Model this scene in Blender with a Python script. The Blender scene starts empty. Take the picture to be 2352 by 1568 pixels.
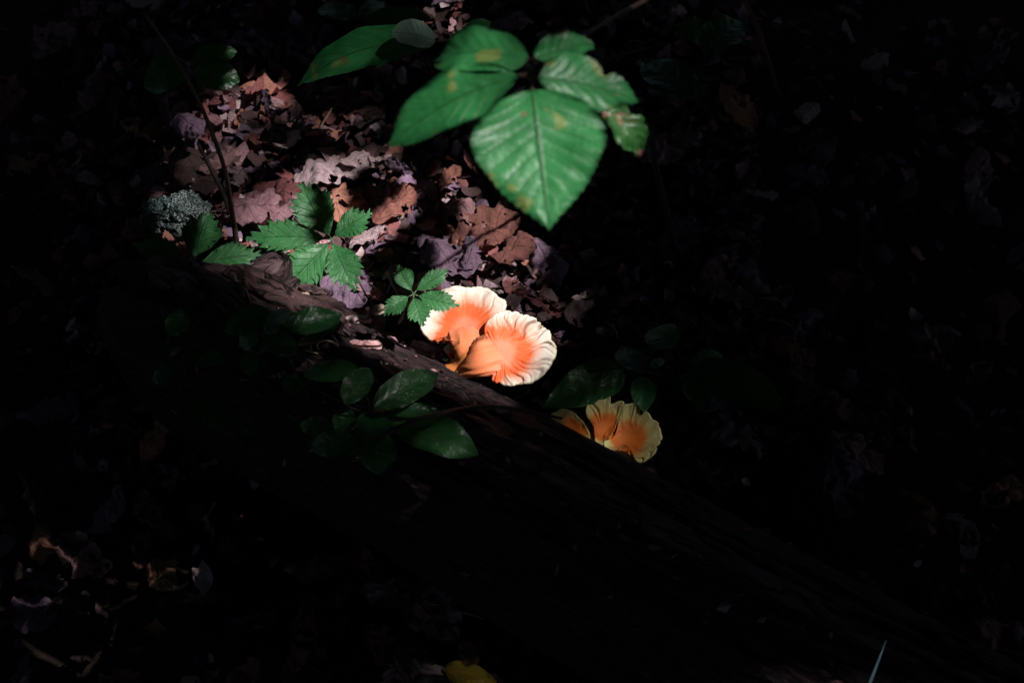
import bpy, math, random
import numpy as np
from mathutils import Vector, Matrix, noise

sc = bpy.context.scene
col = sc.collection
rnd = random.Random(11)
rad = math.radians

# ------------------------------------------------------------------ camera
PW, PH = 2352.0, 1568.0
LENS, PITCH, DIST = 50.0, rad(50), 1.90
CAM = Vector((0, -DIST * math.cos(PITCH), DIST * math.sin(PITCH)))
VIEW = Vector((0, math.cos(PITCH), -math.sin(PITCH)))
UPV = Vector((0, math.sin(PITCH), math.cos(PITCH)))
RIGHT = Vector((1, 0, 0))
cd = bpy.data.cameras.new('camera'); cam = bpy.data.objects.new('camera', cd); col.objects.link(cam)
cam.location = CAM; cam.rotation_euler = (math.pi / 2 - PITCH, 0, 0)
cd.lens = LENS; cd.sensor_width = 36; cd.clip_start = 0.02; cd.clip_end = 300
cd.dof.use_dof = True; cd.dof.focus_distance = 1.76; cd.dof.aperture_fstop = 8.0
sc.camera = cam

def ray(px, py):
    k = 36.0 / LENS / PW
    return (VIEW + RIGHT * ((px - PW / 2) * k) + UPV * (-(py - PH / 2) * k))

def at(px, py, z):
    d = ray(px, py)
    return CAM + d * ((z - CAM.z) / d.z)

def at_plane(px, py, p0, n):
    d = ray(px, py)
    return CAM + d * ((p0 - CAM).dot(n) / d.dot(n))

def mpp(p):                                   # metres per photo pixel at a point
    return (p - CAM).dot(VIEW) * 36.0 / LENS / PW

# ------------------------------------------------------------------ light
EL = rad(57)
SUN = Vector((-math.cos(EL) * .985, math.cos(EL) * .17, -math.sin(EL))).normalized()   # the way light travels
w = bpy.data.worlds.new('World'); sc.world = w; w.use_nodes = True
nt = w.node_tree
sky = nt.nodes.new('ShaderNodeTexSky'); sky.sky_type = 'NISHITA'; sky.sun_disc = False
sky.sun_elevation = EL; sky.sun_rotation = math.atan2(-SUN.x, -SUN.y)
bg = nt.nodes['Background']; bg.inputs['Strength'].default_value = 0.1
nt.links.new(sky.outputs[0], bg.inputs[0])
sl = bpy.data.lights.new('sun', 'SUN'); so = bpy.data.objects.new('sun', sl); col.objects.link(so)
sl.energy = 5.0; sl.angle = rad(0.53); sl.color = (1.0, .935, .935)
so.rotation_euler = SUN.to_track_quat('-Z', 'Y').to_euler(); so.location = (3, 0, 8)
sc.view_settings.view_transform = 'Standard'; sc.view_settings.look = 'None'
sc.view_settings.exposure = 0.6; sc.view_settings.gamma = 1.0
sc.view_settings.use_curve_mapping = False
sc.cycles.max_bounces = 6; sc.cycles.diffuse_bounces = 3

# ------------------------------------------------------------------ helpers
def tag(o, label=None, cat=None, group=None, kind=None):
    if label: o['label'] = label
    if cat: o['category'] = cat
    if group: o['group'] = group
    if kind: o['kind'] = kind
    return o

def empty(name, loc, label, cat, group=None):
    o = bpy.data.objects.new(name, None); col.objects.link(o)
    o.empty_display_size = .05; o.location = loc
    return tag(o, label, cat, group)

def mesh_obj(name, verts, faces, mat, parent=None, origin=None, smooth=True, uvs=None, attrs=None):
    me = bpy.data.meshes.new(name)
    o3 = Vector(origin) if origin is not None else Vector((0, 0, 0))
    me.from_pydata([tuple(Vector(v) - o3) for v in verts], [], faces)
    if uvs is not None:
        ul = me.uv_layers.new(name='UVMap')
        li = np.zeros(len(me.loops), dtype=np.int32); me.loops.foreach_get('vertex_index', li)
        ul.data.foreach_set('uv', np.array(uvs, dtype=np.float32)[li].ravel())
    if attrs:
        for k, vals in attrs.items():
            a = me.attributes.new(k, 'FLOAT', 'POINT'); a.data.foreach_set('value', np.array(vals, dtype=np.float32))
    if smooth: me.polygons.foreach_set('use_smooth', [True] * len(me.polygons))
    me.materials.append(mat); me.update()
    o = bpy.data.objects.new(name, me); col.objects.link(o); o.location = o3
    if parent:
        o.parent = parent; o.location = o3 - parent.location
    return o

def grid_faces(nu, nv, off=0):
    f = []
    for i in range(nu):
        for j in range(nv):
            a = off + i * (nv + 1) + j
            f.append((a, a + 1, a + nv + 2, a + nv + 1))
    return f

def catmull(pts, n):
    out = []
    P = [pts[0]] + list(pts) + [pts[-1]]
    for i in range(1, len(P) - 2):
        for k in range(n):
            t = k / n
            a, b, c, d = P[i - 1], P[i], P[i + 1], P[i + 2]
            out.append(.5 * ((2 * b) + (c - a) * t + (2 * a - 5 * b + 4 * c - d) * t * t + (3 * b - a - 3 * c + d) * t ** 3))
    out.append(pts[-1]); return out

def tube(name, pts, radii, mat, parent=None, sides=7, origin=None, smooth_n=5, rough=0):
    n0 = len(pts)
    pts = [Vector(p) for p in pts]
    cp = catmull(pts, smooth_n) if n0 > 2 else pts
    m = len(cp)
    if not hasattr(radii, '__len__'): radii = [radii, radii]
    V, F, U = [], [], []
    ref = Vector((.3, .2, 1)).normalized(); ln = 0
    for i, p in enumerate(cp):
        t = (cp[min(i + 1, m - 1)] - cp[max(i - 1, 0)]).normalized()
        s = t.cross(ref)
        if s.length < .05: s = t.cross(Vector((1, 0, 0)))
        s.normalize(); b = t.cross(s)
        q = i / (m - 1) * (len(radii) - 1); k = min(int(q), len(radii) - 2); r = radii[k] + (radii[k + 1] - radii[k]) * (q - k)
        if i: ln += (p - cp[i - 1]).length
        for j in range(sides):
            a = 2 * math.pi * j / sides
            rr = r * (1 + rough * noise.noise(Vector((ln / max(r, 1e-4) * .4, j * 1.7, 3.1))))
            V.append(p + (s * math.cos(a) + b * math.sin(a)) * rr); U.append((ln, j / sides))
    for i in range(m - 1):
        for j in range(sides):
            F.append((i * sides + j, i * sides + (j + 1) % sides, (i + 1) * sides + (j + 1) % sides, (i + 1) * sides + j))
    F.append(tuple(range(sides))[::-1]); F.append(tuple((m - 1) * sides + j for j in range(sides)))
    return mesh_obj(name, V, F, mat, parent, origin if origin is not None else cp[0], uvs=U)

# ------------------------------------------------------------------ node helper
class NT:
    def __init__(s, name):
        s.m = bpy.data.materials.new(name); s.m.use_nodes = True
        s.t = s.m.node_tree; s.n = s.t.nodes; s.b = s.n['Principled BSDF']; s.out = s.n['Material Output']
    def new(s, typ, **kw):
        x = s.n.new(typ)
        for k, v in kw.items(): setattr(x, k, v)
        return x
    def link(s, a, b): s.t.links.new(a, b)
    def val(s, sock, v):
        if hasattr(v, 'bl_idname') or hasattr(v, 'is_linked'): s.link(v, sock)
        else: sock.default_value = v
    def math(s, op, a, b=0.0, c=None, clamp=False):
        x = s.new('ShaderNodeMath', operation=op, use_clamp=clamp)
        s.val(x.inputs[0], a); s.val(x.inputs[1], b)
        if c is not None: s.val(x.inputs[2], c)
        return x.outputs[0]
    def mapr(s, v, a, b, c=0.0, d=1.0, smooth=True):
        x = s.new('ShaderNodeMapRange'); x.interpolation_type = 'SMOOTHSTEP' if smooth else 'LINEAR'
        s.val(x.inputs[0], v)
        for i, q in enumerate((a, b, c, d)): s.val(x.inputs[i + 1], q)
        return x.outputs[0]
    def mix(s, f, a, b, mode='MIX'):
        x = s.new('ShaderNodeMix', data_type='RGBA', blend_type=mode)
        s.val(x.inputs[0], f)
        for sock, v in ((x.inputs[6], a), (x.inputs[7], b)):
            if isinstance(v, tuple): sock.default_value = (*v, 1) if len(v) == 3 else v
            else: s.link(v, sock)
        return x.outputs[2]
    def ramp(s, v, stops):
        x = s.new('ShaderNodeValToRGB'); e = x.color_ramp.elements
        while len(e) < len(stops): e.new(.5)
        for q, (p, c) in zip(e, stops): q.position = p; q.color = (*c, 1)
        s.link(v, x.inputs[0]); return x.outputs[0]
    def noise(s, vec=None, scale=5, detail=4, rough=.55, dist=0, dim='3D'):
        x = s.new('ShaderNodeTexNoise', noise_dimensions=dim)
        x.inputs['Scale'].default_value = scale; x.inputs['Detail'].default_value = detail
        x.inputs['Roughness'].default_value = rough; x.inputs['Distortion'].default_value = dist
        if vec is not None: s.link(vec, x.inputs['Vector'])
        return x.outputs[0]
    def obj(s): return s.new('ShaderNodeTexCoord').outputs['Object']
    def uv(s): return s.new('ShaderNodeTexCoord').outputs['UV']
    def mapping(s, vec, scale=(1, 1, 1), loc=(0, 0, 0)):
        x = s.new('ShaderNodeMapping'); s.link(vec, x.inputs[0])
        x.inputs['Scale'].default_value = scale; x.inputs['Location'].default_value = loc
        return x.outputs[0]
    def shift(s, vec):                          # another patch of the pattern for every object
        r = s.new('ShaderNodeObjectInfo').outputs['Random']
        x = s.new('ShaderNodeVectorMath', operation='ADD'); s.link(vec, x.inputs[0])
        c = s.new('ShaderNodeCombineXYZ')
        for i, k in enumerate((31.0, 17.0, 53.0)): s.link(s.math('MULTIPLY', r, k), c.inputs[i])
        s.link(c.outputs[0], x.inputs[1]); return x.outputs[0]
    def bump(s, h, strength=.4, dist=.002):
        x = s.new('ShaderNodeBump'); x.inputs['Strength'].default_value = strength; x.inputs['Distance'].default_value = dist
        s.link(h, x.inputs['Height']); s.link(x.outputs[0], s.b.inputs['Normal']); return x.outputs[0]
    def base(s, c, rough=.6, spec=.5):
        if isinstance(c, tuple): s.b.inputs['Base Color'].default_value = (*c, 1)
        else: s.link(c, s.b.inputs['Base Color'])
        s.val(s.b.inputs['Roughness'], rough); s.val(s.b.inputs['Specular IOR Level'], spec)

def leaf_mat(name, c_dark, c_light, vein, nveins, kslope, rough=.4, spec=.5, spots=None, flecks=0.0, transl=.22, veinw=.07, fine=1.0):
    t = NT(name)
    sx = t.new('ShaderNodeSeparateXYZ'); t.link(t.uv(), sx.inputs[0])
    u, v = sx.outputs[0], sx.outputs[1]
    av = t.math('MULTIPLY', t.math('ABSOLUTE', t.math('SUBTRACT', v, .5)), 2.0)
    s = t.math('SUBTRACT', t.math('MULTIPLY', u, nveins), t.math('MULTIPLY', t.math('POWER', av, .85), kslope))
    fr = t.math('ABSOLUTE', t.math('SUBTRACT', t.math('FRACT', t.math('ADD', s, 40.5)), .5))
    side = t.mapr(fr, veinw, 0.0)
    side = t.math('MULTIPLY', side, t.mapr(av, 1.0, .7))
    mid = t.mapr(av, .05, .012)
    veins = t.math('MAXIMUM', t.math('MULTIPLY', side, .75), mid)
    oc = t.shift(t.obj())
    n1 = t.noise(oc, 22, 3); n2 = t.noise(oc, 240 * fine, 3, .7)
    c = t.mix(t.mapr(n1, .3, .7), c_dark, c_light)
    c = t.mix(t.math('MULTIPLY', t.mapr(n2, .35, .75), .45), c, c_light)
    c = t.mix(t.math('MULTIPLY', veins, .8), c, vein)
    if spots:
        sp = t.mapr(t.noise(oc, 42, 2, .4), .63, .70)
        c = t.mix(t.math('MULTIPLY', sp, .75), c, spots)
        sp2 = t.mapr(t.noise(t.mapping(oc, loc=(3, 1, 2)), 55, 1, .3), .70, .74)
        c = t.mix(t.math('MULTIPLY', sp2, .7), c, (.14, .085, .04))
    if flecks:
        vf = t.new('ShaderNodeTexVoronoi'); vf.inputs['Scale'].default_value = 420; t.link(t.mapping(oc, (1, 1, .2)), vf.inputs['Vector'])
        fm = t.math('MULTIPLY', t.mapr(vf.outputs['Distance'], .32, .12), t.mapr(t.noise(oc, 60, 2), .50, .68))
        c = t.mix(t.math('MULTIPLY', fm, flecks), c, (.42, .55, .36))
    t.base(c, rough, spec)
    h = t.math('ADD', t.math('MULTIPLY', t.noise(oc, 130 * fine, 4), .6), t.math('ADD', t.math('MULTIPLY', t.noise(oc, 46, 4, .65), 1.7), t.math('MULTIPLY', veins, -.9)))
    nb = t.bump(h, .55, .0016)
    if transl:
        tr = t.new('ShaderNodeBsdfTranslucent')
        cc = t.mix(.5, c, (.10, .22, .01)); t.link(cc, tr.inputs[0]); t.link(nb, tr.inputs[1])
        mx = t.new('ShaderNodeMixShader'); mx.inputs[0].default_value = transl
        t.link(t.b.outputs[0], mx.inputs[1]); t.link(tr.outputs[0], mx.inputs[2]); t.link(mx.outputs[0], t.out.inputs[0])
    return t.m

def dead_mat(name, a, b, edge, rough=.62):
    t = NT(name)
    sx = t.new('ShaderNodeSeparateXYZ'); t.link(t.uv(), sx.inputs[0])
    u, v = sx.outputs[0], sx.outputs[1]
    av = t.math('MULTIPLY', t.math('ABSOLUTE', t.math('SUBTRACT', v, .5)), 2.0)
    s = t.math('SUBTRACT', t.math('MULTIPLY', u, 8), t.math('MULTIPLY', av, 2.2))
    fr = t.math('ABSOLUTE', t.math('SUBTRACT', t.math('FRACT', t.math('ADD', s, 40.5)), .5))
    veins = t.math('MAXIMUM', t.math('MULTIPLY', t.mapr(fr, .07, .0), .6), t.mapr(av, .05, .012))
    oc = t.shift(t.obj())
    n1 = t.noise(oc, 26, 5, .6); n2 = t.noise(oc, 300, 4, .7); n3 = t.noise(oc, 70, 3, .6, 1.5)
    c = t.mix(t.mapr(n1, .32, .68), a, b)
    c = t.mix(t.math('MULTIPLY', t.mapr(n3, .54, .72), .7), c, edge)
    c = t.mix(t.math('MULTIPLY', t.mapr(n2, .35, .75), .35), c, (.03, .018, .016))
    c = t.mix(t.math('MULTIPLY', veins, .45), c, edge)
    r = t.new('ShaderNodeObjectInfo').outputs['Random']
    hs = t.new('ShaderNodeHueSaturation'); t.link(c, hs.inputs['Color'])
    t.link(t.mapr(r, 0, 1, .7, 1.25, False), hs.inputs['Value']); t.link(t.mapr(r, 0, 1, .485, .515, False), hs.inputs['Hue'])
    t.base(hs.outputs[0], rough, .42)
    t.bump(t.math('ADD', t.math('MULTIPLY', t.noise(oc, 180, 5, .65), .8), t.math('MULTIPLY', veins, .8)), 1.0, .0035)
    return t.m

M = {}
M['hickory'] = leaf_mat('hickory_leaf', (.010, .100, .024), (.028, .185, .052), (.016, .075, .020), 9, 2.4, .44, .34, (.16, .20, .05), 0, .15, .06)
M['creeper'] = leaf_mat('creeper_leaf', (.018, .095, .026), (.045, .180, .056), (.006, .055, .016), 7, 1.9, .48, .38, None, .5, .22, .09)
M['shrub'] = leaf_mat('shrub_leaf', (.010, .066, .015), (.022, .11, .028), (.035, .125, .036), 6, 1.6, .36, .6, None, .25, .2, .06)
M['shrub_spot'] = leaf_mat('shrub_leaf_bitten', (.008, .055, .012), (.022, .090, .022), (.03, .10, .03), 6, 1.6, .40, .6, (.13, .13, .07), .9, .2, .06)
M['underside'] = leaf_mat('leaf_underside', (.075, .135, .10), (.12, .19, .14), (.03, .06, .04), 7, 1.8, .6, .3, None, 0, .15, .08)
M['yellow'] = leaf_mat('yellow_leaf', (.42, .27, .020), (.58, .40, .04), (.26, .15, .02), 9, 1.7, .5, .4, (.12, .05, .02), 0, .1, .09)
M['sick'] = leaf_mat('blotched_leaf', (.015, .10, .02), (.05, .17, .04), (.07, .15, .05), 7, 2, .4, .5, (.50, .20, .16), 0, .15, .08)
M['d_pink'] = dead_mat('dead_pinkish', (.64, .36, .38), (.45, .23, .245), (.16, .075, .085))
M['d_tan'] = dead_mat('dead_tan', (.70, .32, .215), (.52, .22, .15), (.24, .095, .07))
M['d_pale'] = dead_mat('dead_pale', (.80, .62, .63), (.62, .42, .43), (.27, .155, .165))
M['d_violet'] = dead_mat('dead_violet_grey', (.40, .265, .38), (.26, .16, .235), (.11, .06, .09))
M['d_red'] = dead_mat('dead_reddish', (.40, .14, .125), (.26, .088, .082), (.13, .048, .048))
M['d_dark'] = dead_mat('dead_dark', (.13, .074, .070), (.075, .042, .041), (.04, .023, .023))

def mat_soil():
    t = NT('soil'); o = t.obj()
    n = t.noise(o, 14, 6, .65); n2 = t.noise(o, 160, 4, .7)
    c = t.mix(t.mapr(n, .3, .7), (.020, .013, .010), (.045, .029, .022))
    c = t.mix(t.math('MULTIPLY', n2, .4), c, (.010, .007, .006)); t.base(c, .9, .2); t.bump(n2, .8, .006); return t.m
M['soil'] = mat_soil()

def mat_wood(name, lo, mid, hi, grey):
    t = NT(name); uv = t.uv()
    warp = t.noise(t.mapping(uv, (3, 9, 1)), 3, 3)
    m1 = t.new('ShaderNodeVectorMath', operation='ADD'); t.link(uv, m1.inputs[0])
    cx = t.new('ShaderNodeCombineXYZ'); t.link(t.math('MULTIPLY', warp, .03), cx.inputs[1]); t.link(cx.outputs[0], m1.inputs[1])
    f1 = t.noise(t.mapping(m1.outputs[0], (9, 210, 1)), 1, 7, .7)
    f2 = t.noise(t.mapping(m1.outputs[0], (45, 640, 1)), 1, 6, .75)
    ck = t.noise(t.mapping(m1.outputs[0], (11, 95, 1), (7, 3, 0)), 1, 4, .6)
    crack = t.mapr(t.math('ABSOLUTE', t.math('SUBTRACT', ck, .5)), .045, .008)
    blot = t.noise(t.mapping(uv, (9, 22, 1)), 1, 4, .6)
    c = t.ramp(t.math('ADD', t.math('MULTIPLY', f1, .6), t.math('MULTIPLY', f2, .4)), [(.30, lo), (.50, mid), (.66, hi)])
    c = t.mix(t.math('MULTIPLY', t.mapr(blot, .52, .68), .7), c, grey)
    c = t.mix(t.mapr(t.noise(t.mapping(uv, (16, 50, 1), (4, 2, 0)), 1, 3), .58, .68), c, lo)
    sp = t.new('ShaderNodeTexVoronoi'); sp.inputs['Scale'].default_value = 1; t.link(t.mapping(uv, (60, 150, 1)), sp.inputs['Vector'])
    c = t.mix(t.math('MULTIPLY', t.mapr(sp.outputs['Distance'], .10, .05), t.mapr(blot, .45, .6)), c, (.30, .22, .20))
    c = t.mix(t.math('MULTIPLY', crack, .9), c, (.004, .003, .003))
    t.base(c, .7, .35)
    t.bump(t.math('SUBTRACT', t.math('ADD', f1, f2), crack), 1.0, .008); return t.m
M['wood'] = mat_wood('rotten_wood', (.007, .004, .005), (.050, .026, .029), (.16, .088, .090), (.085, .055, .066))
M['wood_grey'] = mat_wood('weathered_wood', (.025, .017, .017), (.11, .078, .080), (.25, .18, .18), (.16, .12, .13))
M['wood_pale'] = mat_wood('shredded_wood', (.05, .026, .025), (.18, .10, .096), (.34, .23, .23), (.26, .19, .21))

def simple(name, a, b, scale=60, rough=.7, spec=.3, bump=.4):
    t = NT(name); o = t.obj(); n = t.noise(o, scale, 5, .6)
    t.base(t.mix(t.mapr(n, .3, .7), a, b), rough, spec); t.bump(n, bump, .002); return t.m
M['twig'] = simple('twig_bark', (.035, .024, .021), (.085, .06, .054), 140)
M['twig_dark'] = simple('dark_twig', (.022, .015, .014), (.05, .035, .032), 140)
M['stem'] = simple('green_stem', (.05, .10, .05), (.11, .14, .085), 90, .5)
M['stem_red'] = simple('reddish_stem', (.10, .055, .045), (.14, .09, .065), 90, .5)
M['straw'] = simple('straw', (.35, .26, .17), (.50, .38, .26), 90)
M['pale_chip'] = simple('pale_chip', (.42, .30, .24), (.60, .45, .36), 90)
M['bark'] = simple('tree_bark', (.035, .026, .02), (.08, .06, .05), 9, .9, .2, .8)
M['canopy'] = simple('canopy_leaf', (.012, .035, .008), (.022, .06, .012), 2, .6, .2, .0)
M['grass'] = simple('bluish_grass', (.16, .30, .36), (.24, .38, .46), 60, .45, .5)
def mat_lichen():
    t = NT('lichen'); o = t.obj()
    v = t.new('ShaderNodeTexVoronoi'); v.inputs['Scale'].default_value = 330; t.link(o, v.inputs['Vector'])
    n = t.noise(o, 32, 5, .6)
    c = t.mix(t.mapr(n, .36, .6), (.07, .14, .13), (.36, .42, .40))
    c = t.mix(t.mapr(v.outputs['Distance'], .35, .7), c, (.05, .07, .065)); t.base(c, .9, .2)
    t.bump(t.math('ADD', v.outputs['Distance'], n), .9, .006); return t.m
M['lichen'] = mat_lichen()

def mat_fungus(name, cols, rim, groove):
    t = NT(name)
    tt = t.new('ShaderNodeAttribute', attribute_name='zone').outputs['Fac']
    gr = t.new('ShaderNodeAttribute', attribute_name='groove').outputs['Fac']
    rm = t.new('ShaderNodeAttribute', attribute_name='rim').outputs['Fac']
    st = t.new('ShaderNodeAttribute', attribute_name='streak').outputs['Fac']
    o = t.obj(); n = t.noise(o, 60, 4, .6); n2 = t.noise(o, 320, 3, .7)
    z = t.math('ADD', tt, t.math('ADD', t.math('MULTIPLY', t.math('SUBTRACT', n, .5), .30), t.math('MULTIPLY', t.math('SUBTRACT', st, .5), .11)))
    c = t.ramp(z, cols)
    c = t.mix(t.math('MULTIPLY', gr, .95), c, groove)
    c = t.mix(t.math('MULTIPLY', t.mapr(rm, .95, 1.0), .6), c, rim)
    c = t.mix(t.math('MULTIPLY', t.mapr(n2, .66, .76), .30), c, (.42, .18, .07))
    t.base(c, .62, .3)
    t.b.inputs['Subsurface Weight'].default_value = .12; t.b.inputs['Subsurface Radius'].default_value = (.006, .003, .0015)
    t.b.inputs['Subsurface Scale'].default_value = 1.0
    t.bump(t.math('ADD', n2, n), .35, .0015); return t.m
M['fungus'] = mat_fungus('fungus_cap', [(0, (.68, .20, .105)), (.24, (.68, .195, .10)), (.40, (.68, .105, .024)), (.54, (.68, .115, .028)), (.68, (.68, .38, .27)), (.84, (.68, .62, .52))],
                         (.62, .58, .30), (.12, .06, .03))
M['fungus_olive'] = mat_fungus('fungus_cap_olive', [(0, (.62, .17, .02)), (.26, (.60, .15, .018)), (.42, (.60, .125, .014)), (.54, (.58, .17, .025)), (.68, (.55, .42, .14)), (.82, (.56, .52, .23))],
                         (.55, .53, .18), (.22, .15, .04))
M['fungus_base'] = mat_fungus('fungus_base', [(0, (.78, .29, .065)), (.35, (.76, .24, .065)), (.6, (.72, .21, .085)), (1, (.68, .20, .105))], (.80, .50, .25), (.45, .15, .04))
M['fungus_base_olive'] = mat_fungus('fungus_base_olive', [(0, (.70, .24, .03)), (1, (.68, .22, .03))], (.6, .3, .08), (.3, .12, .03))

# ------------------------------------------------------------------ ground
def gz(x, y):
    return (.030 * noise.noise(Vector((x * 1.7, y * 1.7, .3))) + .012 * noise.noise(Vector((x * 6, y * 6, 2.3)))) / (1 + .02 * (x * x + y * y))
N = 150
V = []
cs = [math.copysign(abs(s) * 1.6 + abs(s) ** 5 * 68, s) for s in [2 * i / N - 1 for i in range(N + 1)]]
for x in cs:
    for y in cs: V.append((x, y + .2, gz(x, y + .2) - .012))
g = mesh_obj('ground', V, [f[::-1] for f in grid_faces(N, N)], M['soil']); tag(g, kind='structure')

# ------------------------------------------------------------------ log
LR = .112
S1, S2 = at(640, 655, .15), at(1455, 1080, .15)
ax0 = S2 - S1; ax0.z = 0; ax = ax0.normalized()
up_ = (UPV - ax * UPV.dot(ax)).normalized()
LA = S1 - up_ * LR; LB = S2 - up_ * LR
zc = .072
LA.z = LB.z = zc
A = LA - ax * .20; LEN = 2.4
side_far = Vector((-ax.y, ax.x, 0)) if Vector((-ax.y, ax.x, 0)).y > 0 else Vector((ax.y, -ax.x, 0))
def log_r(l, th):
    rid = .055 * noise.noise(Vector((l * 1.1, math.cos(th) * 2.3, math.sin(th) * 2.3)))
    rid += .060 * noise.noise(Vector((l * 2.2, math.cos(th) * 7, math.sin(th) * 7 + 4)))
    rid += .030 * abs(noise.noise(Vector((l * 5, math.cos(th) * 19, math.sin(th) * 19 + 9))))
    rid += .045 * abs(noise.noise(Vector((l * 9, math.cos(th) * 30, math.sin(th) * 30)))) + .02 * noise.noise(Vector((l * 40, math.cos(th) * 50, math.sin(th) * 50)))
    fib = math.sin(th * 46 + 3 * noise.noise(Vector((l * 3, th * 3, 1)))) * .006
    ends = -.55 * max(0, 1 - (l + .05 * noise.noise(Vector((th * 3, 5, 1)))) / .16) ** 1.5
    hollow = -.20 * math.exp(-((l - .52) / .16) ** 2) * math.exp(-((th - 1.95) / .34) ** 2)
    return LR * (1 + rid + fib + ends + hollow)
def log_pt(l, th, dr=0.0):       # th = 0 towards the far side, pi/2 = top, pi = near side
    r = log_r(l, th) + dr
    return A + ax * l + (side_far * math.cos(th) + Vector((0, 0, 1)) * math.sin(th)) * r
log = empty('fallen_log', A + ax * 1.0 - Vector((0, 0, zc)), 'rotting dark brown fallen log with long fibrous ridges lying on the dead leaves', 'log')
nl, na = 420, 150
V, U, F = [], [], []
for i in range(nl + 1):
    l = LEN * i / nl
    for j in range(na):
        th = 2 * math.pi * j / na
        V.append(log_pt(l, th)); U.append((l, th * LR))
for i in range(nl):
    for j in range(na):
        F.append((i * na + j, (i + 1) * na + j, (i + 1) * na + (j + 1) % na, i * na + (j + 1) % na))
F.append(tuple(range(na))); F.append(tuple(nl * na + j for j in range(na))[::-1])
mesh_obj('wood', V, F, M['wood'], log, log.location, uvs=U)
def slab(name, l0, l1, t0, t1, thick, mat, seed, lift=0.0, parent=log, curl=0.0):
    n1 = max(8, int((l1 - l0) / .012)); n2 = 8
    V, U = [], []
    for lay in (1, 0):
        for i in range(n1 + 1):
            f = i / n1; l = l0 + (l1 - l0) * f
            pin = min(1, min(f, 1 - f) * 7 + .15)
            e0 = t0 + (t1 - t0) * (.5 - .5 * pin) + .05 * noise.noise(Vector((l * 18, seed, 1))) + .03 * noise.noise(Vector((l * 60, seed, 3)))
            e1 = t1 - (t1 - t0) * (.5 - .5 * pin) + .05 * noise.noise(Vector((l * 18, seed, 7))) + .03 * noise.noise(Vector((l * 60, seed, 5)))
            for j in range(n2 + 1):
                q = j / n2; th = e0 + (e1 - e0) * q
                edge = min(1, 4 * min(q, 1 - q) + .35) * min(1, 6 * min(f, 1 - f) + .3)
                d = -.004 + (thick * edge * (1 + .6 * noise.noise(Vector((l * 25, th * 14, seed)))) + lift + curl * abs(f - .5) ** 2 * 4) * lay
                V.append(log_pt(l, th, d)); U.append((l + seed * .37, th * LR + seed * .11))
    m = (n1 + 1) * (n2 + 1)
    F = [f for f in grid_faces(n1, n2)] + [tuple(m + k for k in f[::-1]) for f in grid_faces(n1, n2)]
    ring = [i * (n2 + 1) for i in range(n1 + 1)] + [n1 * (n2 + 1) + j for j in range(1, n2 + 1)] + [i * (n2 + 1) + n2 for i in range(n1 - 1, -1, -1)] + [j for j in range(n2 - 1, 0, -1)]
    for k in range(len(ring)):
        a, b = ring[k], ring[(k + 1) % len(ring)]; F.append((a, m + a, m + b, b))
    return mesh_obj(name, V, F, mat, parent, parent.location, uvs=U)
slab('bark_strip', .36, 1.08, 1.36, 1.62, .011, M['wood_grey'], 1.0)
slab('bark_strip', .95, 1.75, 1.22, 1.46, .010, M['wood_grey'], 2.0)
slab('bark_strip', .40, 1.30, .86, 1.20, .009, M['wood'], 3.0)
slab('bark_strip', .20, .55, 1.25, 1.5, .012, M['wood'], 4.0)
slab('bark_strip', .62, 1.5, 2.05, 2.3, .008, M['wood'], 5.0)
slab('bark_strip', .9, 1.5, 2.45, 2.62, .009, M['wood_grey'], 6.0)
slab('bark_strip', 1.2, 1.9, 1.75, 1.95, .008, M['wood'], 7.0)
slab('bark_strip', 1.3, 2.1, 2.15, 2.3, .008, M['wood_grey'], 8.0)
slab('bark_strip', .10, .36, 1.7, 2.2, .010, M['wood'], 9.0)
slab('bark_strip', .14, .34, 1.0, 1.28, .016, M['wood_pale'], 10.0, .004)
slab('bark_strip', .06, .22, 1.3, 1.75, .016, M['wood_pale'], 11.0, .006)
slab('bark_strip', .24, .40, 1.55, 1.80, .009, M['wood_pale'], 12.0)
for q_ in range(16):
    l_ = rnd.uniform(.08, .95); t_ = rnd.uniform(1.0, 2.1)
    slab('bark_strip', l_, l_ + rnd.uniform(.06, .2), t_, t_ + rnd.uniform(.06, .14), rnd.uniform(.004, .009), M[rnd.choice(('wood', 'wood', 'wood_grey'))], 20.0 + q_)
LOGX = lambda p: ((p - A).dot(ax), ((p - A) - ax * (p - A).dot(ax)))
def in_log(p, m=0.0):
    l, q = LOGX(p)
    return -.02 < l < LEN and q.length < LR + m

# ------------------------------------------------------------------ leaves
def prof(shape, u):
    if u <= 0 or u >= 1: return 0.0
    if shape == 'creeper':  a, b = 1.15, 1.05; w = (u ** a * (1 - u) ** b) / ((a / (a + b)) ** a * (b / (a + b)) ** b); w *= 1 - .55 * max(0, min(1, (u - .70) / .2)) * (1 - .5 * max(0, (u - .9) / .1)); return w
    if shape == 'hickory':  a, b = .66, 1.12
    elif shape == 'lance':  a, b = .75, .95
    elif shape == 'round':  a, b = .52, .58
    else:                   a, b = .62, .72           # oval
    w = (u ** a * (1 - u) ** b) / ((a / (a + b)) ** a * (b / (a + b)) ** b)
    if u > .86: w *= 1 - .25 * ((u - .86) / .14)
    return w

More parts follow.
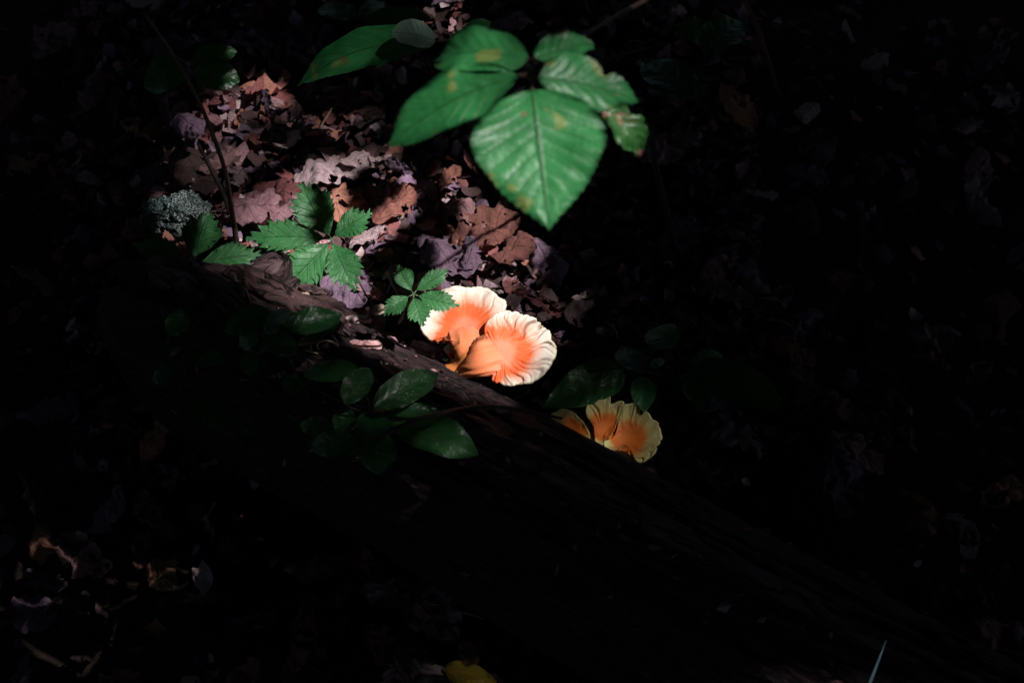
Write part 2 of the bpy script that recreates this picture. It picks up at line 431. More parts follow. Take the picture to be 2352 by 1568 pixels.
def leaf(name, base, tip, width, mat, parent, shape='oval', teeth=0, tamp=.10, nv=12, arch=.06, droop=.0, fold=.10, quilt=0.02, nve=7, ks=1.9,
         bend=0.0, wave=.02, hint=None, seed=None, px=True, notch=None):
    base, tip = Vector(base), Vector(tip)
    d = tip - base; L = d.length; a = d.normalized()
    h = hint or (Vector((0, 0, 1)) * .65 - VIEW * .55)
    n = (h - a * h.dot(a)).normalized(); s = n.cross(a)
    mid = (base + tip) * .5; v = (mid - CAM).normalized()
    W = width * mpp(mid) if px else width
    if px: W /= max(.5, math.sqrt(max(.05, 1 - s.dot(v) ** 2)))
    nu = max(28, teeth * 6)
    sd = seed if seed is not None else rnd.random() * 90
    V, U = [], []
    for i in range(nu + 1):
        u = i / nu
        for j in range(nv + 1):
            q = 2 * j / nv - 1; aq = abs(q)
            hw = W * .5 * prof(shape, u) * (1 + .05 * noise.noise(Vector((u * 4, sd, math.copysign(3, q)))))
            x = u * L
            if teeth and .06 < u < .97:
                ph = (u * teeth + (.37 if q > 0 else 0) + .25 * noise.noise(Vector((u * 3, sd, 8)))) % 1
                big = .8 + .6 * noise.noise(Vector((int(u * teeth) * 1.37, sd, math.copysign(2.2, q))))
                k = aq ** 5 * tamp * W * (ph - .45) * big
                hw += k * .8 / max(aq, .3); x += k * .8
            if notch:
                for (nu_, nq, ns, nd) in notch:
                    if q * nq > 0: hw *= 1 - nd * math.exp(-((u - nu_) / ns) ** 2) * aq ** 3
            y = q * hw + bend * L * math.sin(math.pi * u)
            z = arch * L * math.sin(math.pi * u * .9) - droop * L * u ** 2 + fold * aq * hw
            sv = u * nve - ks * aq ** .85 + .35 * noise.noise(Vector((u * 3, q * 2, sd + 1)))
            z += quilt * W * (abs(math.sin(math.pi * sv)) - .5) * min(1, (1 - aq) * 4 + .25) * min(1, prof(shape, u) * 1.4) * (.4 if aq < .1 else 1)
            z += wave * W * aq ** 2 * noise.noise(Vector((u * 4.5, sd, q * .9 + 4))) * 2.2
            z += wave * W * .8 * noise.noise(Vector((u * 2.5, q * 1.5, sd)))
            V.append(base + a * x + s * y + n * z); U.append((u, q * .5 + .5))
    o = mesh_obj(name, V, grid_faces(nu, nv), mat, parent, base, uvs=U)
    EDGE[o.name] = [V[i * (nv + 1)] for i in range(0, nu + 1, 3)] + [V[i * (nv + 1) + nv] for i in range(nu, -1, -3)]
    return o
EDGE = {}

class Plant:
    def __init__(s, name, label, cat, root, group=None):
        root = Vector(root); s.e = empty(name, root, label, cat, group); s.root = root
    def leaf(s, b, t, zb, zt, width, mat, **k):
        return leaf(k.pop('name', 'leaflet'), at(b[0], b[1], zb), at(t[0], t[1], zt), width, M[mat], s.e, **k)
    def stem(s, pts, r, mat='stem', name='stem'):
        return tube(name, pts, r, M[mat], s.e, 7)

def R(x0, y0, f):
    return lambda x, y: ((x0 + x / f) * .9408, (y0 + y / f) * .9408)

# ---- tall compound leaf in front (five leaflets on one stalk)
hz = .84
root = at(1790, 235, 0); root.z = gz(root.x, root.y)
p = Plant('tree_seedling', 'tall seedling with one large broad-leaved compound leaf of quilted green leaflets', 'seedling', root)
node = at(1219, 150, hz)
TALL = []
TALL.append(p.leaf((1222, 206), (1262, 528), hz, hz - .045, 306, 'hickory', shape='hickory', teeth=22, tamp=.018, nv=20, arch=.05, droop=.05, fold=.05, quilt=.011, nve=9, ks=2.4, wave=.025, seed=3.0))
TALL.append(p.leaf((1190, 173), (885, 335), hz - .005, hz - .05, 128, 'hickory', shape='lance', teeth=20, tamp=.02, nv=16, arch=.07, droop=.05, fold=.16, quilt=.011, nve=9, ks=2.2, wave=.05, seed=8.0, bend=-.03))
TALL.append(p.leaf((1216, 136), (1003, 152), hz, hz - .03, 104, 'hickory', shape='oval', teeth=16, tamp=.02, nv=16, arch=.16, droop=.0, fold=.18, quilt=.011, nve=8, ks=2.2, wave=.06, seed=12.0))
TALL.append(p.leaf((1234, 178), (1476, 232), hz, hz - .03, 128, 'hickory', shape='hickory', teeth=16, tamp=.03, nv=16, arch=.05, droop=.03, fold=.12, quilt=.02, nve=8, ks=2.2, wave=.05, seed=17.0, notch=[(.62, 1, .05, .35), (.8, -1, .05, .25)]))
TALL.append(p.leaf((1228, 133), (1364, 106), hz, hz - .01, 82, 'hickory', shape='oval', teeth=12, tamp=.03, nv=14, arch=.08, fold=.12, quilt=.02, nve=7, wave=.05, seed=21.0, notch=[(.8, -1, .08, .5)]))
lf = p.leaf((1385, 238), (1478, 358), hz - .06, hz - .10, 84, 'sick', shape='oval', teeth=8, tamp=.08, nv=14, arch=.12, droop=.05, fold=.3, quilt=.05, nve=6, wave=.12, seed=25.0, notch=[(.35, 1, .1, .4), (.75, -1, .08, .3)])
lf['label'] = 'curled blotched leaflet with a pinkish dead patch'; TALL.append(lf)
p.stem([root, (root + node) * .5 + Vector((.02, .06, .10)), node], [.0035, .0018], 'stem_red')
for (x, y), (x2, y2) in (((1219, 150), (1222, 208)), ((1221, 175), (1190, 173)), ((1221, 175), (1236, 178)), ((1219, 150), (1215, 135)), ((1219, 150), (1229, 132))):
    p.stem([at(x, y, hz), at(x2, y2, hz)], [.0016, .0012], 'stem_red', 'leaf_stalk')
p.stem([at(1300, 200, hz - .02), at(1350, 215, hz - .05), at(1387, 240, hz - .06)], [.0012, .001], 'stem_red', 'leaf_stalk')

# ---- the plant behind it with a drooping long leaf
root = at(1060, 235, 0); root.z = gz(root.x, root.y)
p = Plant('tree_seedling', 'low seedling with a long drooping green leaf and folded grey-green undersides', 'seedling', root)
p.leaf((1002, 95), (685, 200), .235, .15, 92, 'hickory', shape='lance', teeth=16, tamp=.02, nv=14, arch=.10, droop=.02, fold=.12, quilt=.02, wave=.05, seed=31.0, bend=-.05)
p.leaf((1000, 95), (898, 76), .24, .255, 60, 'underside', shape='round', nv=12, arch=.1, fold=.2, quilt=.02, wave=.04, seed=35.0, bend=.0)
p.leaf((985, 108), (866, 164), .225, .15, 34, 'underside', shape='lance', nv=10, arch=.1, fold=.3, wave=.1, seed=36.0)
p.leaf((1060, 82), (1128, 52), .24, .25, 34, 'hickory', shape='oval', nv=10, arch=.1, seed=37.0)
p.leaf((1030, 92), (1140, 78), .22, .21, 30, 'hickory', shape='lance', nv=10, arch=.1, seed=38.0)
p.stem([root, at(1075, 130, .16), at(1050, 94, .24), at(1000, 95, .24)], [.0028, .0022, .0018, .0012], 'stem_red')

# ---- creepers
def creeper(label, node, z, leaves, root, stem_pts=None, seed=0):
    r0 = at(root[0], root[1], 0); r0.z = gz(r0.x, r0.y) if not in_log(at(root[0], root[1], .15)) else .15
    p = Plant('creeper_plant', label, 'plant', r0, 'five-leaved creepers by the log')
    nd = at(node[0], node[1], z)
    for i, (b, t, dz, wd) in enumerate(leaves):
        o_ = p.leaf(b, t, z, z + dz, wd, 'creeper', shape='creeper', teeth=10, tamp=.25, nv=12, arch=.03 + .05 * ((i * 7 + seed) % 5) / 5, droop=.02 + .05 * ((i * 3 + seed) % 4) / 4, fold=.08 + .16 * ((i * 5 + seed) % 3) / 3, quilt=.022, nve=7, ks=1.9, wave=.04, bend=.03 * math.sin(i * 2.3 + seed), seed=seed + i * 3.3)
        st_ = p.stem([nd, at(b[0], b[1], z)], [.0009, .0007], 'stem', 'leaf_stalk'); st_.parent = o_; st_.location = nd - at(b[0], b[1], z)
    p.stem([r0] + [at(x, y, zz) for x, y, zz in (stem_pts or [])] + [nd], [.0014, .001], 'stem_red')
creeper('creeper plant with five broad toothed leaflets standing above the sunlit dead leaves', (762, 550), .13,
        [((757, 541), (692, 418), .035, 92), ((768, 543), (854, 487), .02, 58), ((750, 550), (560, 545), .0, 70), ((755, 558), (638, 674), -.02, 84), ((766, 558), (819, 668), -.02, 76)],
        (778, 660), seed=1)
creeper('small bright creeper plant whose leaflet tips overlap the big pale mushroom', (950, 676), .235,
        [((945, 668), (915, 608), .012, 42), ((956, 667), (1030, 617), .012, 38), ((938, 681), (880, 722), -.006, 40), ((950, 684), (973, 750), -.01, 50), ((960, 679), (1056, 703), -.004, 46)],
        (905, 800), [(928, 712, .19), (915, 740, .12)], seed=40)
creeper('half shaded creeper plant beside the lichen covered stone', (445, 602), .15,
        [((447, 592), (483, 484), .03, 84), ((462, 603), (602, 584), .0, 66), ((440, 618), (504, 728), -.02, 82), ((432, 600), (302, 556), .02, 70), ((428, 614), (372, 694), -.01, 70)],
        (430, 700), seed=70)

# ---- broad-leaved saplings over the log
LIT = []
z6 = R(350, 700, 2.767)
def shrub(label, root, rz, hub, hubz, leaves, name='sapling', mats='shrub', seed=0, via=None, ws=1.0, dim=0.0):
    r0 = at(root[0], root[1], rz)
    if rz == 0: r0.z = gz(r0.x, r0.y)
    p = Plant(name, label, 'sapling', r0, None)
    hb = at(hub[0], hub[1], hubz)
    p.stem([r0] + (via or [(r0 + hb) * .5 + Vector((.02, .01, 0))]) + [hb], [.0022, .0014], 'twig_dark')
    for i, L in enumerate(leaves):
        b, t, wd = L[0], L[1], L[2] * ws; dz = L[3] if len(L) > 3 else 0; mt = L[4] if len(L) > 4 else mats; sh = L[5] if len(L) > 5 else 'oval'
        o_ = p.leaf(b, t, hubz + dz, hubz + dz - .012 + .01 * math.sin(i * 2.1), wd, mt, name='leaf', shape=sh, teeth=14, tamp=.015, nv=12, arch=.06, droop=.03, fold=.12, quilt=.02, nve=6, ks=1.6, wave=.04, seed=seed + i * 2.7)
        bb = at(b[0], b[1], hubz + dz)
        LIT.append((o_, L[6] if len(L) > 6 else dim))
        mid = (bb + hb) * .5 + Vector((0, 0, -.006))
        st_ = p.stem([hb, mid, bb], [.0012, .0008], 'twig_dark', 'leaf_stalk'); st_.parent = o_; st_.location = hb - bb
    return p
shrub('low sapling with glossy oval leaves spreading over the rotten end of the log', z6(830, 520), .16, z6(830, 335), .25,
      [(z6(950, 285), z6(1342, 190), 172, .015, 'shrub', 'oval', .5), (z6(1090, 372), z6(1338, 225), 100, -.015), (z6(835, 328), z6(975, 138), 128, .012), (z6(860, 175), z6(548, 300), 178, -.01),
       (z6(815, 335), z6(1040, 445), 158, .0, 'shrub', 'round'), (z6(770, 300), z6(655, 412), 130, -.02), (z6(722, 430), z6(716, 602), 128, -.01)], seed=2, ws=.36, dim=.36)
shrub('leafy sapling with large dull leaves and one insect-bitten leaf leaning over the log', z6(1540, 1020), .10, z6(1535, 830), .27,
      [(z6(1558, 815), z6(1992, 578), 214, .02, 'shrub_spot', 'oval', .6), (z6(1362, 792), z6(1532, 548), 176, .01, 'shrub_spot', 'oval', .42), (z6(1462, 562), z6(1078, 592), 142, .0),
       (z6(1390, 812), z6(1318, 1002), 142, -.01), (z6(1545, 838), z6(1545, 1090), 225, .0, 'shrub', 'round'), (z6(1575, 975), z6(1592, 1268), 250, -.02),
       (z6(1650, 850), z6(2265, 1138), 268, -.01), (z6(1640, 845), z6(2010, 830), 90, .0), (z6(1440, 1060), z6(1130, 1070), 175, -.03), (z6(1270, 960), z6(1060, 930), 130, -.05),
       (z6(1060, 640), z6(940, 690), 130, -.04, 'shrub', 'round')], seed=20, ws=.36, dim=.3)
shrub('spindly sapling with a few small rounded leaves beside the log end', z6(300, 620), 0, z6(300, 420), .20,
      [(z6(300, 168), z6(172, 322), 150, .02, 'shrub', 'round'), (z6(382, 490), z6(556, 488), 100, .0), (z6(190, 470), z6(255, 405), 46, .0), (z6(250, 690), z6(310, 640), 60, -.03),
       (z6(560, 640), z6(420, 960), 200, -.06), (z6(640, 790), z6(830, 1000), 220, -.06), (z6(200, 560), z6(60, 640), 110, -.03)], seed=40, ws=.36, dim=.13)
z3 = R(1200, 500, 2.613)
shrub('dark sapling with broad pointed leaves between the two mushroom clusters', z3(1060, 1180), 0, z3(940, 1070), .13,
      [(z3(850, 1050), z3(318, 1296), 262, .01, 'shrub', 'hickory'), (z3(960, 1092), z3(972, 1322), 156, .0), (z3(985, 1060), z3(795, 930), 140, .0), (z3(1010, 1040), z3(1105, 985), 60, .01)], seed=60, ws=.38, dim=.11)
shrub('dim sapling with drooping leaves growing from the dark litter past the mushrooms', z3(1240, 1160), 0, z3(1240, 1040), .14,
      [(z3(1250, 1060), z3(1372, 1312), 160, .0), (z3(1290, 1030), z3(1860, 1290), 250, .0), (z3(1180, 900), z3(1000, 800), 190, .02), (z3(1270, 1010), z3(1480, 960), 110, .0)], seed=75, ws=.38)
shrub('shadowy sapling with wide leaves behind the thin bare twig', (430, 240), 0, (440, 150), .22,
      [((445, 165), (552, 187), 72, .0), ((440, 140), (545, 118), 50, .01), ((430, 150), (330, 200), 80, .0)], seed=90)
shrub('dim sapling with one wide scratched leaf beyond the tall seedling', (1580, 300), 0, (1600, 235), .16,
      [((1600, 228), (1475, 140), 92, .01), ((1620, 120), (1700, 45), 90, .02), ((1560, 60), (1640, 90), 60, .0)], seed=99)
shrub('low dim sapling in the deep shade at the foot of the log', (1830, 1490), 0, (1850, 1470), .10,
      [((1850, 1475), (1680, 1380), 90, .0), ((1880, 1500), (1990, 1560), 80, .0)], seed=120)
shrub('shaded seedling with pale lit leaf edges behind the low drooping seedling', (800, 90), 0, (830, 40), .16,
      [((830, 40), (880, 5), 44, .0), ((835, 45), (990, 40), 40, .0), ((820, 40), (730, 20), 50, .0)], seed=140)

# ------------------------------------------------------------------ mushrooms
def smooth_ring(pts, n):
    m = len(pts); out = []
    for i in range(m):
        a, b, c, d = (np.array(pts[(i + k) % m]) for k in (-1, 0, 1, 2))
        for k in range(n):
            t = k / n
            out.append(.5 * ((2 * b) + (c - a) * t + (2 * a - 5 * b + 4 * c - d) * t * t + (3 * b - a - 3 * c + d) * t ** 3))
    return np.array(out)

def fungus_cap(parent, center, outline, z, tilt, mat, seed, cup=.018, thick=.006, wrinkle=.0016, name='cap', zscale=1.0, nominal=None, root=None):
    p0 = at(center[0], center[1], z); n = Vector(tilt).normalized()
    ring = smooth_ring(outline, 9); m = len(ring)
    c = np.array(center)
    ar = np.arctan2(ring[:, 1] - c[1], ring[:, 0] - c[0])
    sc_ = np.array([1 + .016 * noise.noise(Vector((math.cos(a) * 13, math.sin(a) * 13, seed))) + .012 * noise.noise(Vector((math.cos(a) * 30, math.sin(a) * 30, seed))) for a in ar])
    ring = c + (ring - c) * sc_[:, None]
    rr = np.linalg.norm(ring - c, axis=1)
    if True:
        k = int(m * .10); nom = np.array([np.percentile(rr[[(i + q) % m for q in range(-k, k + 1)]], 80) for i in range(m)])
        nom = np.array([nom[[(i + q) % m for q in range(-k, k + 1)]].mean() for i in range(m)])
    if nominal: nom = np.maximum(nom, nominal)
    if root is not None:
        rv = np.array(root) - c; rv = rv / np.linalg.norm(rv)
        nom = nom * (1 + 1.7 * np.clip(((ring - c) @ rv) / rr, 0, 1) ** 1.3)
    NR = 46
    V, F, Z, G, Rm, S = [], [], [], [], [], []
    prm = 0; per = np.linalg.norm(ring - np.roll(ring, 1, 0), axis=1).cumsum()
    mp = mpp(p0)
    def pt(i, s):
        q = c + (ring[i] - c) * s
        base = at_plane(q[0], q[1], p0, n)
        t = rr[i] * s / nom[i]
        x = per[i] * mp
        edge = max(0.0, min(1.0, (s - .30) / .45))
        g = noise.noise(Vector((x * 85 + 1.2 * noise.noise(Vector((s * 3, x * 40, seed))), s * .9, seed)))
        g2 = noise.noise(Vector((x * 210, s * 2.0, seed + 5)))
        zone = .5 + .5 * noise.noise(Vector((x * 14, seed, 2)))
        gv = max(0.0, (.19 - abs(g + .05)) * 7.5 - .2) * edge * max(0, min(1, zone * 3.2 - 1.2)) + max(0, (-g2 - .25)) * .6 * edge
        h = cup * min(t, 1.3) ** 2 + .006 * s ** 2 * noise.noise(Vector((x * 24, seed, 7))) * 1.5 - wrinkle * min(gv, 1.3) * 1.6 + wrinkle * .7 * g * edge
        h += .004 * noise.noise(Vector((base.x * 26, base.y * 26, seed)))
        h -= .003 * max(0, (s - .95) / .05) ** 2          # rolled rim
        return base + n * h * zscale, t, min(1, gv), .5 + .5 * noise.noise(Vector((x * 260, s * 1.5, seed + 8))) * min(1, s * 2.2)
    top = []
    for i in range(m):
        row = []
        for j in range(1, NR + 1):
            s = (j / NR) ** .9
            v, t, gv, sk = pt(i, s); row.append(len(V)); V.append(v); Z.append(t); G.append(gv); S.append(sk); Rm.append(s if rr[i] / nom[i] > .8 else s * .85)
        top.append(row)
    c0 = len(V); V.append(sum((V[top[i][0]] for i in range(m)), Vector()) / m); Z.append(0); G.append(0); Rm.append(0); S.append(.5)
    for i in range(m):
        a, b = top[i], top[(i + 1) % m]
        F.append((c0, b[0], a[0]))
        for j in range(NR - 1): F.append((a[j], b[j], b[j + 1], a[j + 1]))
    # underside, meeting the rim
    und = []
    js = [NR - 1, NR - 3, NR - 8, NR - 18, NR - 34]
    for i in range(m):
        row = [top[i][NR - 1]]
        for k, j in enumerate(js[1:]):
            src = top[i][j]; row.append(len(V)); V.append(V[src] - n * thick * (.55, 1.0, 1.3, 2.2)[k]); Z.append(1.0); G.append(0); Rm.append(.6); S.append(.5)
        und.append(row)
    c1 = len(V); V.append(V[c0] - n * thick * 3); Z.append(1.0); G.append(0); Rm.append(.5); S.append(.5)
    for i in range(m):
        a, b = und[i], und[(i + 1) % m]
        for k in range(4): F.append((a[k], b[k], b[k + 1], a[k + 1]))
        F.append((a[4], b[4], c1))
    return mesh_obj(name, V, F, M[mat], parent, p0, attrs={'zone': Z, 'groove': G, 'rim': Rm, 'streak': S})

def fungus_stalk(parent, pts, radii, mat, seed, flat=.6, name='stalk', sides=40):
    cp = catmull([Vector(p) for p in pts], 10); m = len(cp)
    V, F, Z, G, Rm = [], [], [], [], []
    for i, p in enumerate(cp):
        f = i / (m - 1); q = f * (len(radii) - 1); k = min(int(q), len(radii) - 2); r = radii[k] + (radii[k + 1] - radii[k]) * (q - k)
        t = (cp[min(i + 1, m - 1)] - cp[max(i - 1, 0)]).normalized()
        nn = (Vector((0, -.3, .95)) - t * Vector((0, -.3, .95)).dot(t)).normalized(); s = t.cross(nn)
        for j in range(sides):
            a = 2 * math.pi * j / sides
            g = noise.noise(Vector((f * 4 + seed, math.cos(a) * 3.2, math.sin(a) * 3.2)))
            g2 = noise.noise(Vector((f * 2 + seed, math.cos(a) * 9, math.sin(a) * 9)))
            R_ = r * (1 + .16 * g + .14 * g2 - .30 * max(0, -g2 - .15))
            V.append(p + s * math.cos(a) * R_ + nn * math.sin(a) * R_ * flat)
            Z.append(f); G.append(max(0, min(1, (-g2 - .18) * 2.2))); Rm.append(0)
    for i in range(m - 1):
        for j in range(sides):
            F.append((i * sides + j, i * sides + (j + 1) % sides, (i + 1) * sides + (j + 1) % sides, (i + 1) * sides + j))
    F.append(tuple(range(sides))[::-1]); F.append(tuple((m - 1) * sides + j for j in range(sides)))
    return mesh_obj(name, V, F, M[mat], parent, cp[0], attrs={'zone': Z, 'groove': G, 'rim': Rm, 'streak': [.5] * len(Z)})

z1 = R(950, 620, 4.126)
C1 = lambda L: [z1(x, y) for x, y in L]
mz = .165
m1 = empty('shelf_mushroom', at(*z1(730, 1110), .13), 'large pale cream shelf mushroom with two orange-centred fan caps growing from the sunlit log', 'mushroom')
capA = fungus_cap(m1, z1(780, 770), C1([(690, 905), (640, 868), (608, 842), (560, 842), (500, 850), (478, 868), (455, 868), (440, 850), (415, 866), (362, 832), (322, 775), (310, 720), (338, 640), (385, 555), (440, 450),
      (520, 372), (600, 340), (700, 318), (800, 326), (900, 318), (1000, 345), (1078, 398), (1120, 445), (1168, 468), (1186, 520), (1165, 575), (1100, 640), (1020, 740), (985, 830), (960, 890), (900, 950), (800, 990), (730, 960)]),
      mz + .004, (-.10, -.28, .95), 'fungus', 1.3, cup=.003, wrinkle=.0012, nominal=98, root=z1(760, 1060))
capB = fungus_cap(m1, z1(1090, 985), C1([(985, 868), (962, 800), (960, 740), (985, 672), (1050, 622), (1110, 586), (1160, 574), (1205, 570), (1250, 584), (1300, 588), (1350, 606), (1400, 612), (1450, 634), (1500, 658), (1545, 695), (1575, 735),
      (1622, 770), (1634, 810), (1632, 862), (1664, 905), (1684, 975), (1672, 1055), (1622, 1150), (1540, 1232), (1462, 1280), (1390, 1304), (1330, 1306), (1285, 1322), (1245, 1338), (1150, 1340), (1105, 1312), (1075, 1314), (1035, 1280), (1045, 1236), (1020, 1216), (994, 1188),
      (1005, 1166), (1040, 1160), (1040, 1145), (980, 1130), (900, 1090), (880, 1010), (930, 930)]),
      mz + .008, (.06, -.30, .95), 'fungus', 5.1, cup=.005, wrinkle=.0032, nominal=100, root=z1(700, 1090))
fungus_stalk(m1, [at(*z1(680, 1130), .10), at(*z1(715, 1050), .150), at(*z1(790, 920), .1655), at(*z1(785, 780), .1625)], [.020, .023, .026, .026], 'fungus_base', 2.0, .30)
fungus_stalk(m1, [at(*z1(750, 1165), .105), at(*z1(800, 1085), .155), at(*z1(930, 1035), .172), at(*z1(1130, 985), .166)], [.016, .022, .024, .026], 'fungus_base', 7.0, .30)
fungus_stalk(m1, [at(*z1(640, 1030), .115), at(*z1(610, 985), .137), at(*z1(592, 945), .146)], [.005, .0045, .006], 'fungus', 9.0, .8, 'bud', 14)
fungus_stalk(m1, [at(*z1(745, 1110), .135), at(*z1(757, 1090), .152), at(*z1(765, 1080), .156)], [.007, .0065, .003], 'fungus_base', 11.0, .8, 'bud', 14)

z2 = R(1250, 900, 4.48)
C2 = lambda L: [z2(x, y) for x, y in L]
m2 = empty('shelf_mushroom', at(*z2(930, 900), .08), 'smaller dim yellowish shelf mushroom with ragged orange fans half hidden behind the log', 'mushroom')
tl = (0, -.30, .95)
fungus_cap(m2, z2(720, 690), C2([(870, 850), (860, 760), (835, 680), (790, 590), (740, 545), (690, 500), (640, 480), (580, 472), (520, 490), (440, 548), (460, 640), (540, 760), (680, 860), (800, 900)]), .122, (-.2, -.3, .93), 'fungus_olive', 21, cup=.014, wrinkle=.0016)
fungus_cap(m2, z2(1000, 690), C2([(905, 850), (900, 740), (885, 640), (850, 590), (800, 525), (808, 445), (870, 420), (930, 388), (1000, 370), (1066, 344), (1078, 405), (1140, 386), (1212, 386), (1222, 440), (1180, 540), (1140, 620), (1118, 690), (1060, 750), (1010, 800), (980, 880)]),
      .113, (0, -.35, .93), 'fungus_olive', 25, cup=.018, wrinkle=.0030)
fungus_cap(m2, z2(1250, 780), C2([(1080, 780), (1130, 700), (1158, 600), (1190, 500), (1225, 425), (1300, 408), (1360, 420), (1400, 468), (1418, 535), (1450, 482), (1500, 520), (1530, 570), (1580, 600), (1602, 650), (1620, 700), (1634, 790), (1612, 825), (1604, 860), (1572, 890), (1562, 960), (1490, 1026), (1410, 1064), (1355, 1048), (1330, 985),
      (1290, 975), (1250, 935), (1180, 905), (1080, 945), (1000, 900), (1000, 830)]), .106, tl, 'fungus_olive', 29, cup=.014, wrinkle=.0022)
fungus_cap(m2, z2(1230, 1040), C2([(1090, 930), (1180, 905), (1260, 940), (1315, 1010), (1332, 1060), (1325, 1110), (1250, 1150), (1150, 1120), (1080, 1030)]), .082, tl, 'fungus_olive', 33, cup=.006, wrinkle=.001)
fungus_stalk(m2, [at(*z2(900, 960), .05), at(*z2(940, 860), .085), at(*z2(1100, 810), .104)], [.014, .014, .012], 'fungus_base_olive', 13, .5)
fungus_stalk(m2, [at(*z2(880, 960), .05), at(*z2(900, 860), .082), at(*z2(960, 730), .10)], [.013, .011, .010], 'fungus_base_olive', 15, .5)
fungus_stalk(m2, [at(*z2(840, 960), .05), at(*z2(830, 850), .09), at(*z2(740, 700), .119)], [.012, .011, .010], 'fungus_base_olive', 17, .5)

# ------------------------------------------------------------------ dead leaves
def dead_mesh(kind, seed, curl):
    L = 1.0; W = {'oval': .52, 'lobed': .66, 'broad': .78, 'strip': .30}[kind]
    nu, nv = 34, 16
    V, U = [], []
    k = curl
    for i in range(nu + 1):
        u = i / nu
        for j in range(nv + 1):
            q = 2 * j / nv - 1
            hw = W * .5 * prof('oval' if kind != 'strip' else 'lance', u)
            sg = math.copysign(1, q)
            if kind == 'lobed': hw *= .66 + .40 * abs(math.sin(u * math.pi * 3.0 + seed + .5 * sg + 1.3 * noise.noise(Vector((u * 2, seed, sg)))))
            if kind == 'broad': hw *= .76 + .30 * abs(math.sin(u * math.pi * 1.8 + seed + .6 * sg + noise.noise(Vector((u * 2, seed, sg)))))
            hw *= 1 + (.30 * noise.noise(Vector((u * 6, seed, math.copysign(2, q)))) + .16 * noise.noise(Vector((u * 19, seed, math.copysign(5, q))))) * abs(q)
            x, y = (u - .5) * L, q * hw
            z = .17 * noise.noise(Vector((x * 2.8, y * 2.8, seed))) + .12 * abs(noise.noise(Vector((x * 6, y * 6, seed + 3)))) + .065 * abs(noise.noise(Vector((x * 15, y * 15, seed + 7)))) + .02 * noise.noise(Vector((x * 34, y * 34, seed)))
            z += .02 * math.sin(math.pi * (u * 8 - 2.2 * abs(q)))
            kk = k * (1 + .5 * noise.noise(Vector((u * 2.3, seed, 11))))
            if abs(kk) > .05:
                a = y * kk; y, z = (math.sin(a) / kk) - z * math.sin(a), (1 - math.cos(a)) / kk + z * math.cos(a)
            b = x * .9 * noise.noise(Vector((seed, 2, 4))) * 1.6
            x, z = x * math.cos(b) , z + x * math.sin(b) * .6
            V.append((x, y, z)); U.append((u, q * .5 + .5))
    zm = sorted(v[2] for v in V)[int(len(V) * .06)]
    V = [(x, y, z - zm) for x, y, z in V]
    F = grid_faces(nu, nv)
    me = bpy.data.meshes.new('dead_leaf')
    # torn holes
    F = [f for n_, f in enumerate(F) if noise.noise(Vector((V[f[0]][0] * 6.5, V[f[0]][1] * 6.5, seed + 20))) < .52]
    me.from_pydata(V, [], F)
    ul = me.uv_layers.new(name='UVMap'); li = np.zeros(len(me.loops), dtype=np.int32); me.loops.foreach_get('vertex_index', li)
    ul.data.foreach_set('uv', np.array(U, dtype=np.float32)[li].ravel())
    me.polygons.foreach_set('use_smooth', [True] * len(me.polygons)); me.update(); return me
DM = {}
for kind in ('oval', 'lobed', 'broad', 'strip'):
    for ci, cv in (('flat', 1.4), ('curled', 6.5)):
        DM[kind, ci] = [dead_mesh(kind, rnd.random() * 80, cv * (1 if q % 2 else -1)) for q in range(4)]
MESHMAT = {}
def dead(px, py, size, rotz, kind, ci, mat, z=None, tilt=(0, 0), label=None, group=None, var=None, p=None):
    src = DM[kind, ci][var if var is not None else rnd.randrange(4)]
    key = (src.name, mat)
    if key not in MESHMAT:
        me = src.copy(); me.materials.clear(); me.materials.append(M[mat]); MESHMAT[key] = me
    o = bpy.data.objects.new('dead_leaf', MESHMAT[key]); col.objects.link(o)
    if p is None:
        p = at(px, py, .03); p.z = gz(p.x, p.y) + .012
    if z is not None: p.z = z
    o.location = p; o.scale = (size,) * 3
    o.rotation_euler = (tilt[0], tilt[1], rotz)
    return tag(o, label, 'leaf', group)

